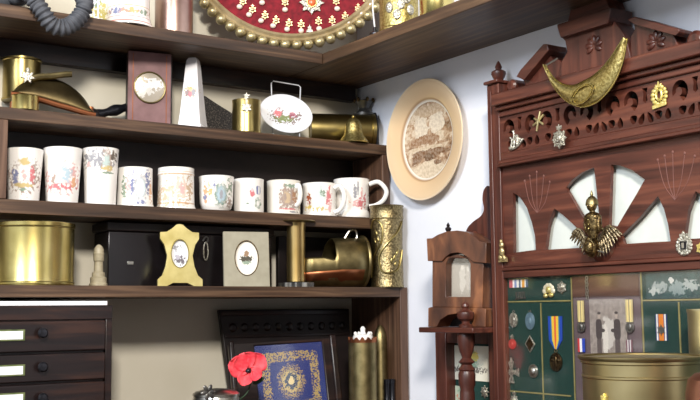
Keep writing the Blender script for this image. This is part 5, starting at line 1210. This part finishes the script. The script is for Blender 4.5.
# centre section
def photo(name, label, px0, py0, px1, py1, d, ells, base, cat='photograph', base2=None, nsc=120):
    a = RP(px0, py0, d); b = RP(px1, py0, d); c_ = RP((px0 + px1) / 2, py1, d); u_ = (a[0] + b[0]) / 2; w2 = (b[0] - a[0]) / 2; h2 = (a[1] + b[1]) / 2 - c_[1]
    ee_ = [(x * w2, z * h2, sx2 * w2, sz2 * h2) + tuple(rest) for x, z, sx2, sz2, *rest in ells]
    o_ = MB().box(-w2, w2, -.0012, 0, 0, h2).build(name, paint(name + '_image', base, ee_, .5, 0, nsc, .8, base2=base2, front=False), loc=(-d, -u_, c_[1]), rz=RROT)
    return tag(o_, label, cat)
Dk = rgb(74, 66, 66); Lt = rgb(196, 190, 182)
photo('soldiers_photograph', 'sepia photograph of soldiers standing, above the big brass pot', 589.5, 299, 626, 362, FD + .0032,
      [(0, .45, .35, .28, Lt, .8), (-.15, .35, .16, .25, rgb(214, 208, 198), .6), (-.5, .2, .13, .2, rgb(92, 82, 80), .15, 4), (-.5, .52, .17, .16, Dk, .15, 4), (-.47, .735, .075, .048, rgb(178, 164, 152), .1), (-.47, .775, .095, .022, Dk, .1), (-.28, .5, .12, .03, Dk, .2), (.5, .2, .14, .2, rgb(92, 82, 80), .15, 4), (.5, .52, .18, .16, Dk, .15, 4), (.47, .74, .075, .048, rgb(178, 164, 152), .1), (.47, .78, .095, .022, Dk, .1), (.27, .5, .12, .03, Dk, .2), (-.1, .04, .7, .05, rgb(126, 116, 110), .4)], rgb(166, 156, 148), base2=rgb(140, 130, 124))
photo('group_photograph', 'dark teal photograph of a group of people at the top right of the case', 646, 272.5, 704, 298.5, FD + .0015,
      [(-.5, .45, .3, .2, rgb(150, 160, 158), 1.6), (.1, .4, .35, .25, rgb(130, 146, 146), 1.8), (.55, .5, .25, .2, rgb(160, 168, 166), 1.6), (-.1, .7, .1, .12, rgb(200, 200, 196), 1), (-.7, .3, .16, .16, rgb(180, 186, 182), 1.4)], rgb(34, 62, 64), base2=rgb(52, 84, 84), nsc=160)
yr = [(rgb(196, 180, 130), 1), (rgb(226, 206, 140), 1.6), (rgb(120, 110, 96), .6), (rgb(226, 206, 140), 1.6), (rgb(196, 180, 130), 1)]
for lb, px in (('round medal on a pale yellow ribbon left of the soldiers photograph', 581.5), ('round medal on a pale yellow ribbon right of the soldiers photograph', 630)):
    t = med('yellow_ribbon_medal', lb, px, 322, FD + .0033)
    ribbon(t, .0072, .0068, .035, yr)
    MB().prism(circ(0, -.0085, .0085, 26), -.002, 0).ball((0, -.002, -.0085), (.004, .0015, .006), seg=10, rings=6).build('disc', M['pewter'], t, bevel=.0005)
t = med('tricolour_ribbon', 'red, white and blue ribbon left of the soldiers photograph, behind the pot', 582, 352, FD + .0033)
ribbon(t, .0075, .0075, .022, [(rgb(206, 56, 60), 1), (rgb(238, 238, 240), 1.2), (rgb(40, 70, 180), 1.3)])
t = med('striped_ribbon', 'narrow white and purple ribbon right of the soldiers photograph', 630, 352, FD + .0033)
ribbon(t, .006, .006, .019, [(rgb(120, 80, 90), 1), (rgb(220, 214, 214), .8), (rgb(96, 70, 86), 1), (rgb(220, 214, 214), .8), (rgb(120, 80, 90), 1)])
# silver chain drop
t = med('silver_chain', 'short silver chain hanging beside the soldiers photograph', 588, 299, FD + .0036)
for i in range(7):
    MB().tube([(.0024 * math.cos(a * PI / 6) + .0006 * (-1) ** i, -.002, .003 + i * .0052 + .0032 * math.sin(a * PI / 6)) for a in range(12)], .0009, 6, True).build('link', M['silver'], t)
# orange ribbon medal
t = med('orange_ribbon_medal', 'orange ribbon with white and blue edges and dark cipher, above the pot', 662, 330, FD + .0002)
ribbon(t, .0108, .0108, .040, [(rgb(40, 60, 110), 1), (rgb(234, 232, 228), 1.4), (rgb(60, 80, 130), .8), (rgb(216, 126, 40), 5), (rgb(60, 80, 130), .8), (rgb(234, 232, 228), 1.4), (rgb(40, 60, 110), 1)], z0_=-.016)
t['label'] = 'orange ribbon with white and blue edges and dark cipher, above the pot'
mb = MB().tube([(.0045 * math.cos(a * PI / 8), -.002, .0045 * math.sin(a * PI / 8)) for a in range(16)], .0012, 6, True).prism(star(0, 0, .0088, .0035, 6), -.0026, -.0014)
mb.build('cipher', M['pewter'], t)

# ---------------- brass pot on the mantel
D1 = 1.40
def at_depth(px, py, D): 
    return CAM + ray(px, py) * D
c = at_depth(641, 355, D1); kq = D1 / FOC; r = 61 * kq; h = c.z - ZW
t = thing('brass_pot', 'large round brass pot with rolled rim and badge, at bottom right', 'pot', (c.x, c.y, ZW), face_cam(c))
prof = [(0, 0), (r * .9, 0), (r * .92, .003), (r * .95, .01), (r * .95, h - 22 * kq), (r * .965, h - 21 * kq), (r * .965, h - 19.5 * kq), (r * .95, h - 18.5 * kq), (r * .95, h - 8 * kq), (r * .975, h - 7 * kq), (r * .975, h - 4.5 * kq), (r * 1.0, h - 4 * kq), (r * 1.02, h - 2 * kq), (r * 1.02, h - .5 * kq), (r * 1.0, h), (r * .97, h)]
MB().lathe(prof + [(r * .95, h - .001), (r * .93, .01), (0, .01)], seg=96).build('body', plain('pot_brass', rgb(158, 143, 102), rgb(182, 167, 124), 0.36, 1, 12, 0.05), t)
MB().lathe([(r * .945, h - .003), (r * .9, h - .0025), (0, h - .0025)], seg=64).build('lid', plain('lid_brass', rgb(160, 150, 120), rgb(178, 168, 138), 0.5, 1, 20, 0.1), t)
q = at_depth(604, 400, D1 - r * .85); a = math.atan2((604 - 641) * kq, math.sqrt(max(1e-6, r * r - ((604 - 641) * kq) ** 2)))
bmx = Matrix.Translation((r * .95 * math.sin(a), -r * .95 * math.cos(a), h - 47 * kq)) @ Matrix.Rotation(a, 4, 'Z')
MB().prism(star(0, 0, .011, .007, 7), -.004, .001, mx=bmx).prism([(-.004, .008), (.004, .008), (.005, .014), (.002, .012), (0, .017), (-.002, .012), (-.005, .014)], -.003, .001, mx=bmx).build('badge', gb, t, bevel=.0005)
# brass shell case at the right edge, copper jug in front
c = at_depth(704, 309, 1.40); r2 = 16 * 1.40 / FOC; h2 = c.z - ZW
o = MB().lathe([(0, 0), (r2 * 1.05, 0), (r2 * 1.05, .004), (r2, .006), (r2, h2 - .006), (r2 * 1.05, h2 - .004), (r2 * 1.05, h2), (r2 * .95, h2), (r2 * .93, .01), (0, .01)], seg=48).build('upright_shell_case', plain('pale_brass_case', rgb(176, 164, 124), rgb(196, 184, 146), .34, .9, 20, .05), loc=(-.062 - .0, -.0, ZW))
cx_ = onX(703, 309, -.095); o.location = (-.095, cx_.y, ZW)
tag(o, 'tall pale brass shell case at the right edge behind the big pot', 'shell case')
c = at_depth(716, 400, 1.20); k5 = 1.2 / FOC; h3 = at_depth(716, 372, 1.2).z - ZW
t = thing('copper_jug', 'rounded copper jug at the bottom right corner before the brass pot', 'jug', (max(c.x, -.30), c.y, ZW))
MB().lathe([(0, 0), (18 * k5, 0), (26 * k5, .02), (32 * k5, .06), (32 * k5, h3 - 22 * k5), (29 * k5, h3 - 8 * k5), (22 * k5, h3 - 2 * k5), (12 * k5, h3), (0, h3)], seg=56).build('jug_body', plain('jug_copper', rgb(132, 88, 70), rgb(156, 108, 86), .4, .9, 30, .1), t)
MB().tube([(20 * k5, 0, h3 - 8 * k5), (46 * k5, 0, h3 - 20 * k5), (44 * k5, 0, h3 - 60 * k5), (28 * k5, 0, h3 - 80 * k5)], .004, 10).build('handle', M['copper'], t)
